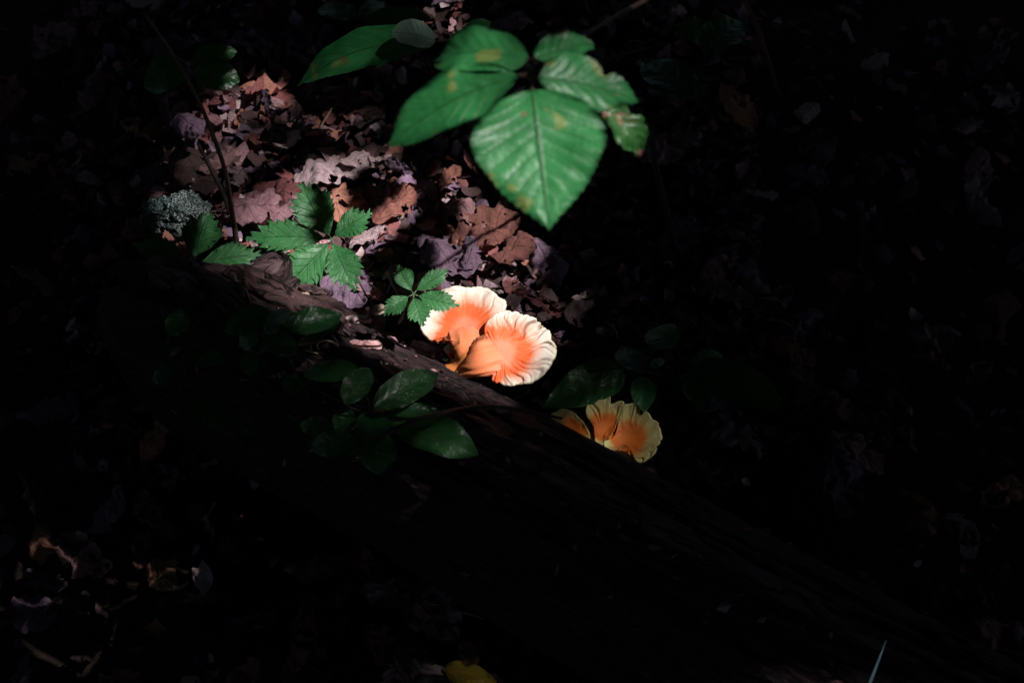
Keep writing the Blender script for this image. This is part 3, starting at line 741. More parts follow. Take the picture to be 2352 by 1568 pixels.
# the ones that can be told apart
special = [
 (1178, 604, .085, 1.05, 'broad', 'curled', 'd_red', .035, 'reddish brown dead leaf rolled into a tube behind the big mushroom'),
 (1238, 712, .095, -.45, 'oval', 'curled', 'd_red', .03, 'dull reddish curled leaf beside the right cap of the big mushroom'),
 (1035, 610, .105, -.9, 'broad', 'flat', 'd_violet', .03, 'purplish grey dead leaf right behind the big mushroom'),
 (1085, 600, .075, 1.3, 'oval', 'curled', 'd_violet', .035, 'narrow violet leaf standing between purplish leaf and reddish roll'),
 (1075, 510, .085, -.6, 'lobed', 'flat', 'd_pink', .032, 'crumpled pink dead leaf uphill of the purplish leaf'),
 (1120, 545, .12, .5, 'broad', 'flat', 'd_red', .022, 'wide brown leaf half in shade uphill of the rolled reddish leaf'),
 (1032, 415, .06, .9, 'lobed', 'flat', 'd_tan', .03, 'small orange-tan torn leaf at the shadow edge below the tall seedling'),
 (765, 415, .13, .45, 'lobed', 'flat', 'd_pale', .035, 'large pale crinkled leaf behind the toothed creeper leaflets'),
 (775, 490, .12, -.5, 'broad', 'flat', 'd_tan', .03, 'orange-tan dead leaf under the upper leaflet of the creeper'),
 (905, 480, .105, .95, 'lobed', 'flat', 'd_tan', .035, 'bright orange-tan dead leaf with dark vein shadows right of the creeper'),
 (850, 545, .085, .75, 'strip', 'curled', 'd_pale', .02, 'narrow pale pink leaf strip beside the creeper stalk'),
 (840, 385, .09, .25, 'strip', 'flat', 'd_pale', .04, 'pale buff leaf strip along the top edge of the sun patch'),
 (905, 395, .07, -.4, 'lobed', 'curled', 'd_violet', .035, 'small curled purple leaf at the top of the sun patch'),
 (610, 490, .135, .15, 'broad', 'flat', 'd_pink', .035, 'large wrinkled pinkish leaf left of the creeper leaflets'),
 (650, 455, .10, -.35, 'broad', 'flat', 'd_red', .03, 'rust brown folded leaf above the large wrinkled pinkish leaf'),
 (625, 585, .085, -.6, 'oval', 'flat', 'd_pale', .03, 'pale blotchy leaf beneath the left creeper leaflet tip'),
 (548, 432, .05, 1.4, 'lobed', 'curled', 'd_pale', .045, 'small twisted whitish leaf against the thin bare twig'),
 (505, 395, .075, .7, 'oval', 'curled', 'd_pink', .035, 'pink curled leaf crossed by the thin bare twig'),
 (445, 325, .075, -.7, 'broad', 'curled', 'd_violet', .04, 'lilac sheened leaf left of the thin bare twig'),
 (620, 262, .07, -1.25, 'oval', 'curled', 'd_violet', .05, 'shiny lilac leaf propped upright in the dim litter'),
 (625, 330, .075, .1, 'oval', 'flat', 'd_red', .04, 'salmon brown leaf with folded edge in the dim litter'),
 (668, 345, .06, 1.0, 'lobed', 'curled', 'd_pale', .045, 'tattered pale leaf with a white straw across it'),
 (735, 320, .05, .35, 'strip', 'curled', 'd_tan', .035, 'little tan leaf roll in the dim litter'),
 (500, 235, .075, -.4, 'lobed', 'curled', 'd_pink', .04, 'ragged pink-brown leaf below the dim broad green leaf'),
 (455, 420, .105, -1.0, 'broad', 'flat', 'd_dark', .03, 'large dark brown leaf beside the lichen covered stone'),
 (800, 668, .10, -.9, 'broad', 'flat', 'd_violet', .05, 'greyish lilac leaf under the lower creeper leaflets against the log'),
 (835, 680, .075, -.5, 'lobed', 'curled', 'd_pink', .05, 'pink crumpled leaf wedged between log and creeper'),
 (1035, 28, .07, .1, 'oval', 'curled', 'd_violet', .04, 'isolated magenta tinted leaf beyond the drooping seedling'),
 (1355, 690, .06, .1, 'strip', 'flat', 'd_pale', .02, 'faintly lit yellowish leaf scrap right of the big mushroom'),
 (890, 1345, .075, -.1, 'broad', 'flat', 'd_pale', None, 'dim pale leaf lying on the near side of the log'),
 (990, 1395, .10, -.7, 'broad', 'flat', 'd_pink', None, 'dim brown leaf with pale patches on the near side of the log'),
 (870, 1255, .09, .3, 'broad', 'flat', 'd_red', None, 'dim reddish leaf close to the near side of the log'),
 (1670, 690, .09, -.4, 'lobed', 'curled', 'd_pale', None, 'dim tattered leaf with pale straws across it'),
 (1820, 810, .08, -.5, 'oval', 'flat', 'd_tan', None, 'dim olive brown leaf beside the straw crossed leaf'),
 (1350, 720, .08, .5, 'broad', 'flat', 'd_dark', None, 'dark crumbling leaf beyond the right mushroom cap'),
 (2010, 150, .06, .5, 'lobed', 'flat', 'd_pale', None, 'faint bluish grey leaf far off in the dark litter'),
 (1850, 270, .07, .9, 'lobed', 'curled', 'd_pale', None, 'faint skeleton leaf in the dark litter'),
]
taken = []
for x, y, s, rz, kd, ci, mt, z, lab in special:
    o = dead(x, y, s * .88, rz, kd, ci, mt, None if z is None else None, (rnd.uniform(-.25, .25), rnd.uniform(-.2, .2)), lab)
    o.location.z += .014 + (z or 0) * .35
    taken.append(o.location.copy())
# yellow leaf
o = leaf('fallen_leaf', at(1022, 1530, .03), at(1150, 1590, .022), 62, M['yellow'], None, 'oval', teeth=12, tamp=.03, nv=14, arch=.08, fold=.22, wave=.16, seed=4, notch=[(.3, 1, .07, .3), (.62, -1, .05, .25)])
tag(o, 'yellow fallen leaf with brown blotches on the near side of the log', 'leaf')

looks = {'d_pink': 'pinkish brown', 'd_tan': 'tan', 'd_pale': 'pale buff', 'd_violet': 'purple grey', 'd_red': 'reddish brown', 'd_dark': 'dark brown'}
shapes = {'oval': 'oval', 'lobed': 'lobed', 'broad': 'broad', 'strip': 'narrow'}
ANCH = [(405, 490, 'the lichen covered stone'), (460, 200, 'the shadowy sapling by the bare twig'), (520, 400, 'the tall bare twig'), (760, 550, 'the broad toothed creeper'), (900, 600, 'the gap between both creepers'),
 (1050, 600, 'the large purplish leaf'), (1180, 604, 'the rolled reddish leaf'), (1000, 400, 'the sun patch edge'), (840, 130, 'the long drooping green leaf'), (1000, 20, 'the isolated magenta leaf'), (1250, 350, 'the big hanging leaf shade'),
 (1520, 450, 'the dim upright stem'), (1560, 170, 'the wide scratched leaf'), (1420, 850, 'the dark sapling between the mushrooms'), (1350, 700, 'the faint yellowish leaf scrap'), (1670, 690, 'the straw crossed tattered leaf'), (1700, 920, 'the dim sapling past the mushrooms'),
 (1820, 810, 'the dim olive brown leaf'), (1850, 270, 'the faint skeleton leaf'), (2010, 150, 'the faint bluish grey leaf'), (2200, 700, 'open dark floor'), (2000, 1100, 'the far flank of the log'), (1560, 1130, 'the small yellowish mushroom'),
 (890, 1345, 'the dim pale leaf before the log'), (990, 1400, 'the dim patchy brown leaf'), (870, 1255, 'the dim reddish leaf before the log'), (1060, 1540, 'the yellow fallen leaf'), (1960, 1520, 'the bluish grass blade'), (1500, 1400, 'the near flank of the log'), (300, 1400, 'black ground before the log'),
 (200, 700, 'the half shaded creeper'), (350, 900, 'the spindly sapling'), (150, 200, 'dark floor behind the twig')]
cnt = 0; tries = 0
while cnt < 255 and tries < 6000:
    tries += 1
    px, py = rnd.uniform(-60, 2420), rnd.uniform(-60, 1630)
    core = 330 < px < 1320 and 150 < py < 760
    if not core and rnd.random() < .60: continue
    P_ = at(px, py, .0); P_.z = gz(P_.x, P_.y) + rnd.uniform(.006, .026)
    if in_log(P_, .015): continue
    if any((P_ - q).length < .045 for q in taken): continue
    kd = rnd.choices(['oval', 'lobed', 'broad', 'strip'], [4, 3, 3, 1.4])[0]; ci = rnd.choices(['flat', 'curled'], [3, 2])[0]
    mt = rnd.choices(list(looks), [5, 2.2, 1.6, 3, 3, 5])[0]
    side_ = 'on the near side of the log' if LOGX(P_)[1].dot(side_far) < 0 else ('around the creepers uphill of the log' if core else 'in the shade beyond the log')
    sp_ = min(ANCH, key=lambda q: (px - q[0]) ** 2 + (py - q[1]) ** 2)
    zone = 'close to ' + sp_[2]
    lab = f'{"curled " if ci == "curled" else "flat "}{looks[mt]} {shapes[kd]} dead leaf {zone}'
    o = dead(0, 0, rnd.uniform(.045, .095), rnd.uniform(0, 6.28), kd, ci, mt, None, (rnd.gauss(0, .28), rnd.gauss(0, .28)), lab, lab + ' (set)', p=P_)
    taken.append(P_); cnt += 1

# crumbled litter nobody could count
V, F, CI = [], [], []
R2 = np.random.RandomState(5)
frag = 9400; made = 0
mats = ['d_pink', 'd_tan', 'd_pale', 'd_violet', 'd_red', 'd_dark']
MI = []
while made < frag:
    big = made < 2200
    if big: x, y = at(R2.uniform(380, 1260), R2.uniform(160, 720), 0).xy
    elif made < 6500: x, y = at(R2.uniform(150, 1750), R2.uniform(-60, 1100), 0).xy
    else: x, y = R2.uniform(-1.3, 1.3), R2.uniform(-.9, 1.6)
    pz = gz(x, y) + R2.uniform(-.004, .034 if big else .012)
    if in_log(Vector((x, y, pz)), -.01): made += 1; continue
    s = R2.uniform(.014, .048) if big else R2.uniform(.010, .034); a = R2.uniform(0, 6.28); asp = R2.uniform(.35, .9); cu = R2.normal(0, .45); tx, ty = R2.normal(0, .35, 2)
    b0 = len(V); ca, sa = math.cos(a), math.sin(a)
    jit = R2.uniform(.6, 1.2, 12); k = 0
    for i in (-1, -.33, .33, 1):
        for j in (-1, 0, 1):
            lx = i * s * .5 * jit[k] * (1 if abs(i) < .5 else .9); ly = j * s * .5 * asp * jit[k] * (1 if abs(i) < .5 else .55); k += 1
            V.append((x + lx * ca - ly * sa, y + lx * sa + ly * ca, pz + lx * tx + ly * ty + cu * ly * ly / s * 3 + .10 * s * R2.normal()))
    for i in range(3):
        for j in range(2):
            q = b0 + i * 3 + j; F.append((q, q + 3, q + 4, q + 1))
    MI += [int(R2.choice(6, p=[.20, .07, .06, .12, .18, .37]))] * 6
    made += 1
lit = mesh_obj('leaf_litter', V, F, M[mats[0]], uvs=[(.3, .3)] * len(V))
for mname in mats[1:]: lit.data.materials.append(M[mname])
lit.data.polygons.foreach_set('material_index', MI); tag(lit, 'crumbled brown leaf litter covering the forest floor', 'leaf litter', kind='stuff')

# ------------------------------------------------------------------ twigs, straws, stone, chips
def gpt(px, py, dz=.01):
    q = at(px, py, .02); return Vector((q.x, q.y, gz(q.x, q.y) + dz))
def twig(name, pts, r, mat, label, cat='twig', group=None, sides=7, rough=.15):
    o = tube(name, pts, r, M[mat], None, sides, rough=rough); return tag(o, label, cat, group)
twig('bare_twig', [gpt(543, 575, -.01), at(530, 470, .10), at(515, 385, .20), at(470, 262, .34), at(420, 165, .44), at(375, 92, .52), at(330, 30, .60)], [.0042, .0036, .0030, .0026, .0022, .0018, .0015], 'twig', 'tall thin bare twig rising from the litter by the lichen covered stone')
twig('bare_twig', [gpt(545, 545, -.01), at(520, 465, .06), at(478, 375, .12), at(455, 330, .15)], [.0042, .0035, .003, .0025], 'twig_dark', 'short dark twig leaning next to the tall bare twig')
twig('dark_twig', [at(*z6(1330, 1195), .20), at(*z6(1480, 1080), .285), at(*z6(1700, 960), .315), at(*z6(1950, 870), .30), at(*z6(2350, 805), .21), at(1290, 960, .145)], [.0034, .003, .0026, .0024, .0022, .0018], 'twig_dark', 'dark arching twig crossing the big dull leaves above the log')
twig('thin_twig', [at(*z6(990, 485), .24), at(*z6(1040, 600), .22), at(*z6(1090, 700), .19), at(*z6(1142, 830), .14), at(*z6(1150, 890), .10)], [.0016, .0013, .0012, .0012, .001], 'twig', 'thin straight twig hanging below the oval sapling leaves')
twig('thin_twig', [at(818, 632, .11), at(842, 680, .09), at(868, 722, .06)], [.0013, .0012, .0012], 'twig', 'fine stalk running from the creeper to the log edge')
twig('seedling_stem', [gpt(1565, 590, -.01), at(1545, 540, .05), at(1510, 400, .14), at(1490, 285, .22)], [.006, .0055, .005, .0045], 'twig_dark', 'dim upright stem in the dark litter behind the big hanging leaf', 'stem')
twig('bare_twig', [gpt(1380, 165, .0), at(1395, 140, .06), at(1460, 118, .10), at(1530, 104, .12)], [.0022, .002, .0018, .0014], 'twig', 'faint curved twig beyond the tall seedling')
for i, (a, b, lab) in enumerate([((1740, 700), (1800, 728), 'pale straw lying across the dim tattered leaf'), ((1755, 745), (1820, 775), 'second pale straw below the dim tattered leaf'),
        ((1525, 615), (1540, 640), 'short grey straw in the dark litter'), ((1385, 745), (1420, 800), 'thin straw near the right mushroom cap'),
        ((640, 362), (662, 312), 'white straw poking up from the tattered pale leaf'), ((735, 300), (765, 268), 'grey straw in the dim litter'), ((960, 1375), (1110, 1415), 'long thin straw over the dim leaves near the log'),
        ((905, 1500), (912, 1560), 'upright straw in the dark near litter'), ((960, 1270), (985, 1300), 'pale straw near the dim reddish leaf'), ((620, 600), (600, 565), 'curved yellowish straw under the creeper leaflet')]):
    pa, pb = gpt(a[0], a[1], .022), gpt(b[0], b[1], .034)
    twig('straw', [pa, (pa + pb) * .5 + Vector((.003, 0, .005)), pb], [.0014, .0013, .0008], 'straw', lab, 'straw', None, 5, 0)
# bits on the log
z7 = R(500, 620, 2.94)
def on_log(px, py, dr=.002):
    d = ray(px, py); t = .8
    while t < 3:
        q = CAM + d * t; l, r = LOGX(q)
        th = math.atan2(r.z, r.dot(side_far))
        if 0 < l < LEN and r.length <= log_r(l, th) + dr: return q
        t += .0015
    return at(px, py, .12)
for i, (a, b, lab) in enumerate([((762, 650), (768, 712), 'upright grey splinter on top of the log'), ((690, 690), (815, 718), 'thin root fibre lying across the log'),
        ((910, 570), (970, 680), 'pale fibre sliver on the dark wood'), ((1255, 765), (1275, 805), 'tiny pale splinter on the log by the bitten leaf'), ((1285, 805), (1325, 790), 'short reddish splinter on the log by the bitten leaf'),
        ((1585, 650), (1610, 690), 'pinkish bark crumb on the ridge below the mushroom')]):
    pa, pb = on_log(*z7(*a), .004), on_log(*z7(*b), .006)
    twig('splinter', [pa, (pa + pb) * .5 + Vector((0, 0, .002)), pb], [.0012, .0014, .0006], 'straw' if i < 4 else 'd_pink', lab, 'splinter', None, 5, 0)
cc = on_log(*z7(880, 690), .006)
twig('curled_tendril', [cc + Vector((.014 * math.cos(t) * (1 - t * .05), .004 * t * .3, .014 + .014 * math.sin(t) * (1 - t * .05) - .012)) for t in [k * .55 for k in range(10)]], [.0011, .0009], 'straw', 'curled grey tendril on top of the log', 'tendril', None, 5, 0)
def chip(px, py, sx, sy, rz, mat, label, seed, fn=on_log, th=.0035):
    c = fn(px, py) ; V, U = [], []
    n1, n2 = 7, 4
    Rz = Matrix.Rotation(rz, 3, 'Z') @ Matrix.Rotation(-.35, 3, 'X')
    for lay in (1, 0):
        for i in range(n1 + 1):
            for j in range(n2 + 1):
                f, q = i / n1 * 2 - 1, j / n2 * 2 - 1
                k = (1 - .45 * f * f) * (1 + .25 * noise.noise(Vector((f * 3, seed, math.copysign(1, q)))))
                e = min(1, 1.5 * (1 - abs(f)) + .2) * min(1, 1.5 * (1 - abs(q)) + .2)
                V.append(c + Rz @ Vector((f * sx * .5 * (1 + .15 * noise.noise(Vector((q * 3, seed, 4)))), q * sy * .5 * k, (th * e + .004 * noise.noise(Vector((f * 2.2, q * 2, seed))) * lay + .001) if lay else -.004))); U.append((f * sx, q * sy + seed))
    m = (n1 + 1) * (n2 + 1)
    F = grid_faces(n1, n2) + [tuple(m + k for k in f[::-1]) for f in grid_faces(n1, n2)]
    ring = [i * (n2 + 1) for i in range(n1 + 1)] + [n1 * (n2 + 1) + j for j in range(1, n2 + 1)] + [i * (n2 + 1) + n2 for i in range(n1 - 1, -1, -1)] + [j for j in range(n2 - 1, 0, -1)]
    for k in range(len(ring)):
        a, b = ring[k], ring[(k + 1) % len(ring)]; F.append((a, m + a, m + b, b))
    return tag(mesh_obj('wood_chip', V, F, M[mat], None, c, uvs=U), label, 'wood chip')
chip(*z7(715, 305), .014, .012, .3, 'pale_chip', 'tiny square pale chip on the log below the creeper', 1)
chip(*z7(1085, 470), .036, .012, .1, 'd_pale', 'narrow shiny pinkish chip on the log by the glossy leaf', 2)
chip(*z7(1150, 645), .040, .012, -.05, 'd_pink', 'thin flat brown chip on the dark wood', 3)
chip(*z7(1030, 430), .040, .016, -.5, 'wood_pale', 'pale shredded chip on the log above the glossy leaf tip', 4)
chip(*z7(1245, 395), .018, .014, .4, 'pale_chip', 'small pale chip between log and small creeper', 5)
chip(*z7(1570, 670), .032, .018, -.5, 'd_pink', 'pink bark flake on the far edge of the log', 6)
chip(*z7(890, 345), .045, .018, -.4, 'wood_pale', 'pinkish wood sliver on the crest of the log', 7)
chip(*z7(650, 345), .075, .026, -.5, 'wood_pale', 'long reddish wood sliver on the rotten log end', 8)
chip(*z7(780, 260), .04, .02, -.3, 'wood_pale', 'short pinkish wood sliver near the creeper shadow', 9)
chip(*z7(560, 260), .05, .022, .9, 'wood_pale', 'tilted wood sliver at the broken log end', 10)
V, F, MI = [], [], []
for _ in range(520):
    l = rnd.uniform(.12, 1.9); th_ = rnd.gauss(1.5, .55); sz = rnd.uniform(.002, .009); q = log_pt(l, th_, .0015)
    nrm = (side_far * math.cos(th_) + Vector((0, 0, 1)) * math.sin(th_)); e1 = (ax * rnd.uniform(-1, 1) + side_far * rnd.uniform(-1, 1)); e1 = (e1 - nrm * e1.dot(nrm)).normalized(); e2 = nrm.cross(e1)
    k_ = rnd.uniform(.15, .7); b_ = len(V)
    V += [q - e1 * sz, q + e2 * sz * k_, q + e1 * sz + nrm * .001, q - e2 * sz * k_, q + nrm * (.0012 + sz * .25)]
    F += [(b_, b_ + 3, b_ + 4), (b_ + 3, b_ + 2, b_ + 4), (b_ + 2, b_ + 1, b_ + 4), (b_ + 1, b_, b_ + 4)]; MI += [rnd.choice((0, 0, 1, 2, 3))] * 4
db = mesh_obj('wood_debris', V, F, M['wood_pale'], None, None, smooth=False, uvs=[(v.x, v.y) for v in V])
for q in ('d_dark', 'd_pink', 'd_red'): db.data.materials.append(M[q])
db.data.polygons.foreach_set('material_index', MI); tag(db, 'crumbs of rotten wood and leaf scattered along the log', 'debris', kind='stuff')
# rotten chunk at the end of the log
def chunk(px, py, label, size, rot, mat, seed, z=.10):
    c = at(px, py, z); V, U, F = [], [], []
    n1, n2 = 44, 30
    Rm = Matrix.Rotation(rot[2], 3, 'Z') @ Matrix.Rotation(rot[0], 3, 'X') @ Matrix.Rotation(rot[1], 3, 'Y')
    for i in range(n1 + 1):
        f = i / n1 * 2 - 1; k = (1 - abs(f) ** 4) ** .5 if abs(f) < 1 else 0
        for j in range(n2):
            a = 2 * math.pi * j / n2; ca, sa = math.cos(a), math.sin(a)
            r = k * (1 + .28 * noise.noise(Vector((f * 1.3, ca * 2, sa * 2 + seed))) + .22 * noise.noise(Vector((f * 2.5, ca * 6, sa * 6 + seed))) + .10 * noise.noise(Vector((f * 6, ca * 16, sa * 16 + seed))))
            x = f * size[0] * (1 + .35 * noise.noise(Vector((ca * 4, sa * 4, seed + 5))) * abs(f))
            V.append(c + Rm @ Vector((x, math.copysign(abs(ca) ** .7, ca) * size[1] * r, math.copysign(abs(sa) ** .7, sa) * size[2] * r))); U.append((f * size[0], j / n2 * .15 + seed))
    for i in range(n1):
        for j in range(n2): F.append((i * n2 + j, (i + 1) * n2 + j, (i + 1) * n2 + (j + 1) % n2, i * n2 + (j + 1) % n2))
    return tag(mesh_obj('wood_chunk', V, F, M[mat], None, c, uvs=U), label, 'wood chunk')
chunk(556, 672, 'pale shredded chunk of rotten wood at the broken end of the log', (.062, .022, .02), (.5, -.25, .75), 'wood_pale', 2.0, .125)
chunk(596, 668, 'dark fibrous chunk of rotten wood leaning on the broken log end', (.05, .03, .026), (.7, -.3, 1.3), 'wood', 6.0, .12)
# lichen stone
c = at(408, 492, .05); V, F = [], []
n1, n2 = 60, 80
for i in range(n1 + 1):
    ph = math.pi * i / n1
    for j in range(n2):
        a = 2 * math.pi * j / n2
        d = Vector((math.sin(ph) * math.cos(a), math.sin(ph) * math.sin(a), math.cos(ph)))
        r = 1 + .45 * noise.noise(d * 1.6 + Vector((3, 1, 0))) + .28 * noise.noise(d * 3.4) + .20 * noise.noise(d * 8) + .12 * noise.noise(d * 19)
        V.append(c + Vector((d.x * .044 * r, d.y * .034 * r, d.z * .032 * r - .010)))
for i in range(n1):
    for j in range(n2): F.append((i * n2 + j, (i + 1) * n2 + j, (i + 1) * n2 + (j + 1) % n2, i * n2 + (j + 1) % n2))
tag(mesh_obj('stone', V, F, M['lichen'], None, c), 'rough stone covered in pale blue-green lichen', 'stone')
# grass blade
b0 = gpt(1925, 1760, -.02); b1 = at(2036, 1468, .30)
V, U = [], []
for i in range(15):
    f = i / 14; q = b0.lerp(b1, f) + Vector((0, 0, .02 * math.sin(f * math.pi)))
    wd = .0062 * (1 - f) ** .7 + .0002
    for j in (-1, 0, 1): V.append(q + Vector((.82 * wd * j, .5 * wd * j, -.0012 if j == 0 else 0))); U.append((f, j * .5 + .5))
tag(mesh_obj('grass_blade', V, grid_faces(14, 2), M['grass'], None, b0, uvs=U), 'single bluish grass blade standing in the dark', 'grass blade')

# ------------------------------------------------------------------ the wood overhead
# Openings in the foliage: where sun gets through, as patches (photo position, height of what is lit, share of light let through)
def patch(pts, z, T):
    if z > .5:
        cx_, cy_ = sum(p[0] for p in pts) / len(pts), sum(p[1] for p in pts) / len(pts)
        pts = [(cx_ + (x - cx_) * .86, cy_ + (y - cy_) * .86) for x, y in pts]
    return (np.array([((lambda q: (q.x, q.y))(at(x, y, z) - SUN * ((at(x, y, z).z) / SUN.z))) for x, y in pts]), T)
OPEN = [
 patch([(560, 500), (640, 455), (690, 385), (770, 372), (825, 370), (805, 430), (780, 470), (795, 540), (815, 570), (838, 690), (760, 720), (640, 740), (560, 735), (500, 715), (555, 640), (590, 580), (545, 540)], .04, 1),
 patch([(810, 378), (850, 366), (930, 385), (955, 430), (950, 490), (880, 545), (840, 575), (815, 560), (870, 500), (915, 450), (890, 405), (830, 400)], .03, 1),
 patch([(548, 540), (700, 500), (765, 520), (868, 478), (850, 540), (840, 680), (625, 690), (680, 595)], .13, 1),
 patch([(940, 640), (1080, 630), (1180, 670), (1285, 785), (1278, 845), (1175, 895), (1090, 880), (1000, 830), (940, 760)], .17, 1),
 patch([(865, 725), (905, 595), (960, 655), (1045, 605), (1070, 710), (985, 770)], .235, 1),
 patch([(1010, 395), (1060, 400), (1085, 460), (1140, 510), (1165, 570), (1215, 565), (1225, 640), (1180, 660), (1000, 660), (985, 545), (1035, 570), (1045, 500)], .03, .55),
 patch([(860, 735), (1060, 835), (1180, 915), (1150, 935), (980, 870), (860, 800)], .17, .5),
 patch([(560, 640), (700, 660), (800, 690), (880, 735), (870, 790), (790, 760), (700, 720), (580, 720)], .17, .5),
 patch([(410, 310), (480, 240), (560, 205), (650, 215), (690, 300), (760, 330), (690, 400), (640, 460), (560, 500), (545, 560), (470, 470), (400, 420)], .03, .19),
 patch([(690, 300), (860, 250), (930, 300), (900, 370), (760, 380)], .03, .16),
 patch([(960, 0), (1080, 0), (1070, 50), (980, 50)], .03, .4),
 patch([(360, 460), (470, 450), (470, 540), (380, 540)], .05, .38),
 patch([(1170, 670), (1310, 690), (1310, 760), (1200, 740)], .03, .16),
 patch([(1262, 930), (1420, 910), (1530, 950), (1525, 1080), (1420, 1090)], .11, .165),
 patch([(465, 480), (490, 480), (492, 560), (465, 580)], .16, .6), patch([(490, 580), (605, 580), (590, 615), (480, 640)], .15, .8), patch([(455, 640), (500, 650), (508, 735), (480, 700)], .14, .4),
 patch([(690, 195), (780, 110), (900, 65), (1000, 70), (960, 110), (820, 160)], .21, .35), patch([(865, 165), (940, 120), (955, 135), (880, 170)], .18, .4),
 patch([(1020, 1520), (1130, 1540), (1120, 1580), (1040, 1570)], .03, .05),
]
for o_, T_, k_ in zip(TALL, (1, .9, .97, .97, .3, .8), (.90, .86, .84, .84, .6, .7)):
    g_ = np.array([((q - SUN * (q.z / SUN.z)).x, (q - SUN * (q.z / SUN.z)).y) for q in EDGE[o_.name]])
    mid_ = (g_ + g_[::-1]) * .5
    g_ = mid_ + (g_ - mid_) * (k_ + (.03 if T_ == 1 else .02))
    OPEN.append((g_.mean(0) + (g_ - g_.mean(0)) * (.94 if T_ == 1 else .86), T_))
for o_, T_ in LIT:
    if T_ > 0:
        g_ = np.array([((q - SUN * (q.z / SUN.z)).x, (q - SUN * (q.z / SUN.z)).y) for q in EDGE[o_.name]])
        OPEN.append((g_.mean(0) + (g_ - g_.mean(0)) * .78, T_))
OPEN.append((np.array([((q + w_ - SUN * (q.z / SUN.z)).x, (q + w_ - SUN * (q.z / SUN.z)).y) for q, w_ in ((b0.lerp(b1, .4), Vector((-.006, 0, 0))), (b1, Vector((-.004, 0, 0))), (b1, Vector((.004, 0, 0))), (b0.lerp(b1, .4), Vector((.006, 0, 0))))]), .2))
def poly_dist(P, poly):                      # distance to the patch, 0 inside
    x, y = P[:, 0], P[:, 1]; ins = np.zeros(len(P), bool); dmin = np.full(len(P), 1e9)
    n = len(poly)
    for i in range(n):
        a, b = poly[i], poly[(i + 1) % n]
        cond = ((a[1] > y) != (b[1] > y))
        xi = (b[0] - a[0]) * (y - a[1]) / (b[1] - a[1] + 1e-12) + a[0]
        ins ^= cond & (x < xi)
        ab = b - a; t = np.clip(((P - a) @ ab) / (ab @ ab + 1e-12), 0, 1)
        dmin = np.minimum(dmin, np.linalg.norm(P - (a + t[:, None] * ab), axis=1))
    dmin[ins] = 0; return dmin
sun2 = np.array([SUN.x / SUN.z, SUN.y / SUN.z])
RS = np.random.RandomState(77)
leafP, leafR = [], []
def scatter(n, xr, yr, zr, rr, ground=True):
    z = RS.uniform(*zr, n); gx = RS.uniform(*xr, n); gy = RS.uniform(*yr, n)
    if ground: P = np.stack([gx + sun2[0] * z, gy + sun2[1] * z, z], 1)
    else: P = np.stack([gx, gy, z], 1)
    r = RS.uniform(*rr, n); gp = P[:, :2] - z[:, None] * sun2
    keep = np.ones(n, bool)
    for poly, T in OPEN:
        lo, hi = poly.min(0) - .5, poly.max(0) + .5
        near = ((gp > lo) & (gp < hi)).all(1) & keep
        idx = np.where(near)[0]
        if len(idx): keep[idx] = poly_dist(gp[idx], poly) > r[idx] * 1.0
    leafP.append(P[keep]); leafR.append(r[keep])
scatter(20000, (-1.7, 1.7), (-1.2, 2.1), (2.7, 5.5), (.045, .085))
scatter(24000, (-1.5, .9), (-1.2, -.1), (2.6, 4.0), (.018, .034))
scatter(16000, (-1.35, .0), (-.8, .12), (2.5, 2.9), (.009, .018))
LOW0 = sum(len(q) for q in leafP)  # low leaf layers from here on are added to sharpen the sun patch edges
scatter(34000, (-1.2, .9), (-.25, 1.3), (1.2, 2.1), (.016, .036))
scatter(17000, (-.52, .15), (-.12, .75), (1.1, 1.5), (.008, .017))
CLOSE = [patch([(705, 430), (735, 440), (770, 485), (772, 530), (752, 533), (722, 500)], .155, 0), patch([(805, 402), (850, 392), (905, 415), (912, 448), (860, 498), (800, 520), (790, 450)], .03, 0),
         patch([(845, 575), (890, 560), (960, 545), (985, 600), (975, 660), (890, 690), (850, 640)], .03, 0), patch([(950, 400), (1000, 390), (1030, 470), (1030, 550), (970, 530), (955, 470)], .03, 0),
         patch([(700, 380), (560, 440), (560, 400), (690, 350)], .03, 0)]
for poly, T in CLOSE:  # small leaves added over these spots only to cast them into shadow
    lo, hi = poly.min(0), poly.max(0); n = int(5 * (hi - lo).prod() / (1.37 * .011 ** 2))
    gx = RS.uniform(lo[0], hi[0], n); gy = RS.uniform(lo[1], hi[1], n); z = RS.uniform(1.15, 1.4, n)
    ok = poly_dist(np.stack([gx, gy], 1), poly) == 0
    leafP.append(np.stack([gx + sun2[0] * z, gy + sun2[1] * z, z], 1)[ok]); leafR.append(np.full(ok.sum(), .011))
scatter(20000, (-1.3, -.05), (-.6, .2), (1.25, 1.48), (.008, .016))
scatter(34000, (-.78, -.22), (-.6, -.18), (1.25, 1.4), (.004, .008))
LOW1 = sum(len(q) for q in leafP)
scatter(70000, (-16, 16), (-16, 16), (4.5, 9.0), (.12, .26), False)
scatter(16000, (-6, 8), (-6, 7), (3.2, 6.5), (.09, .18), False)
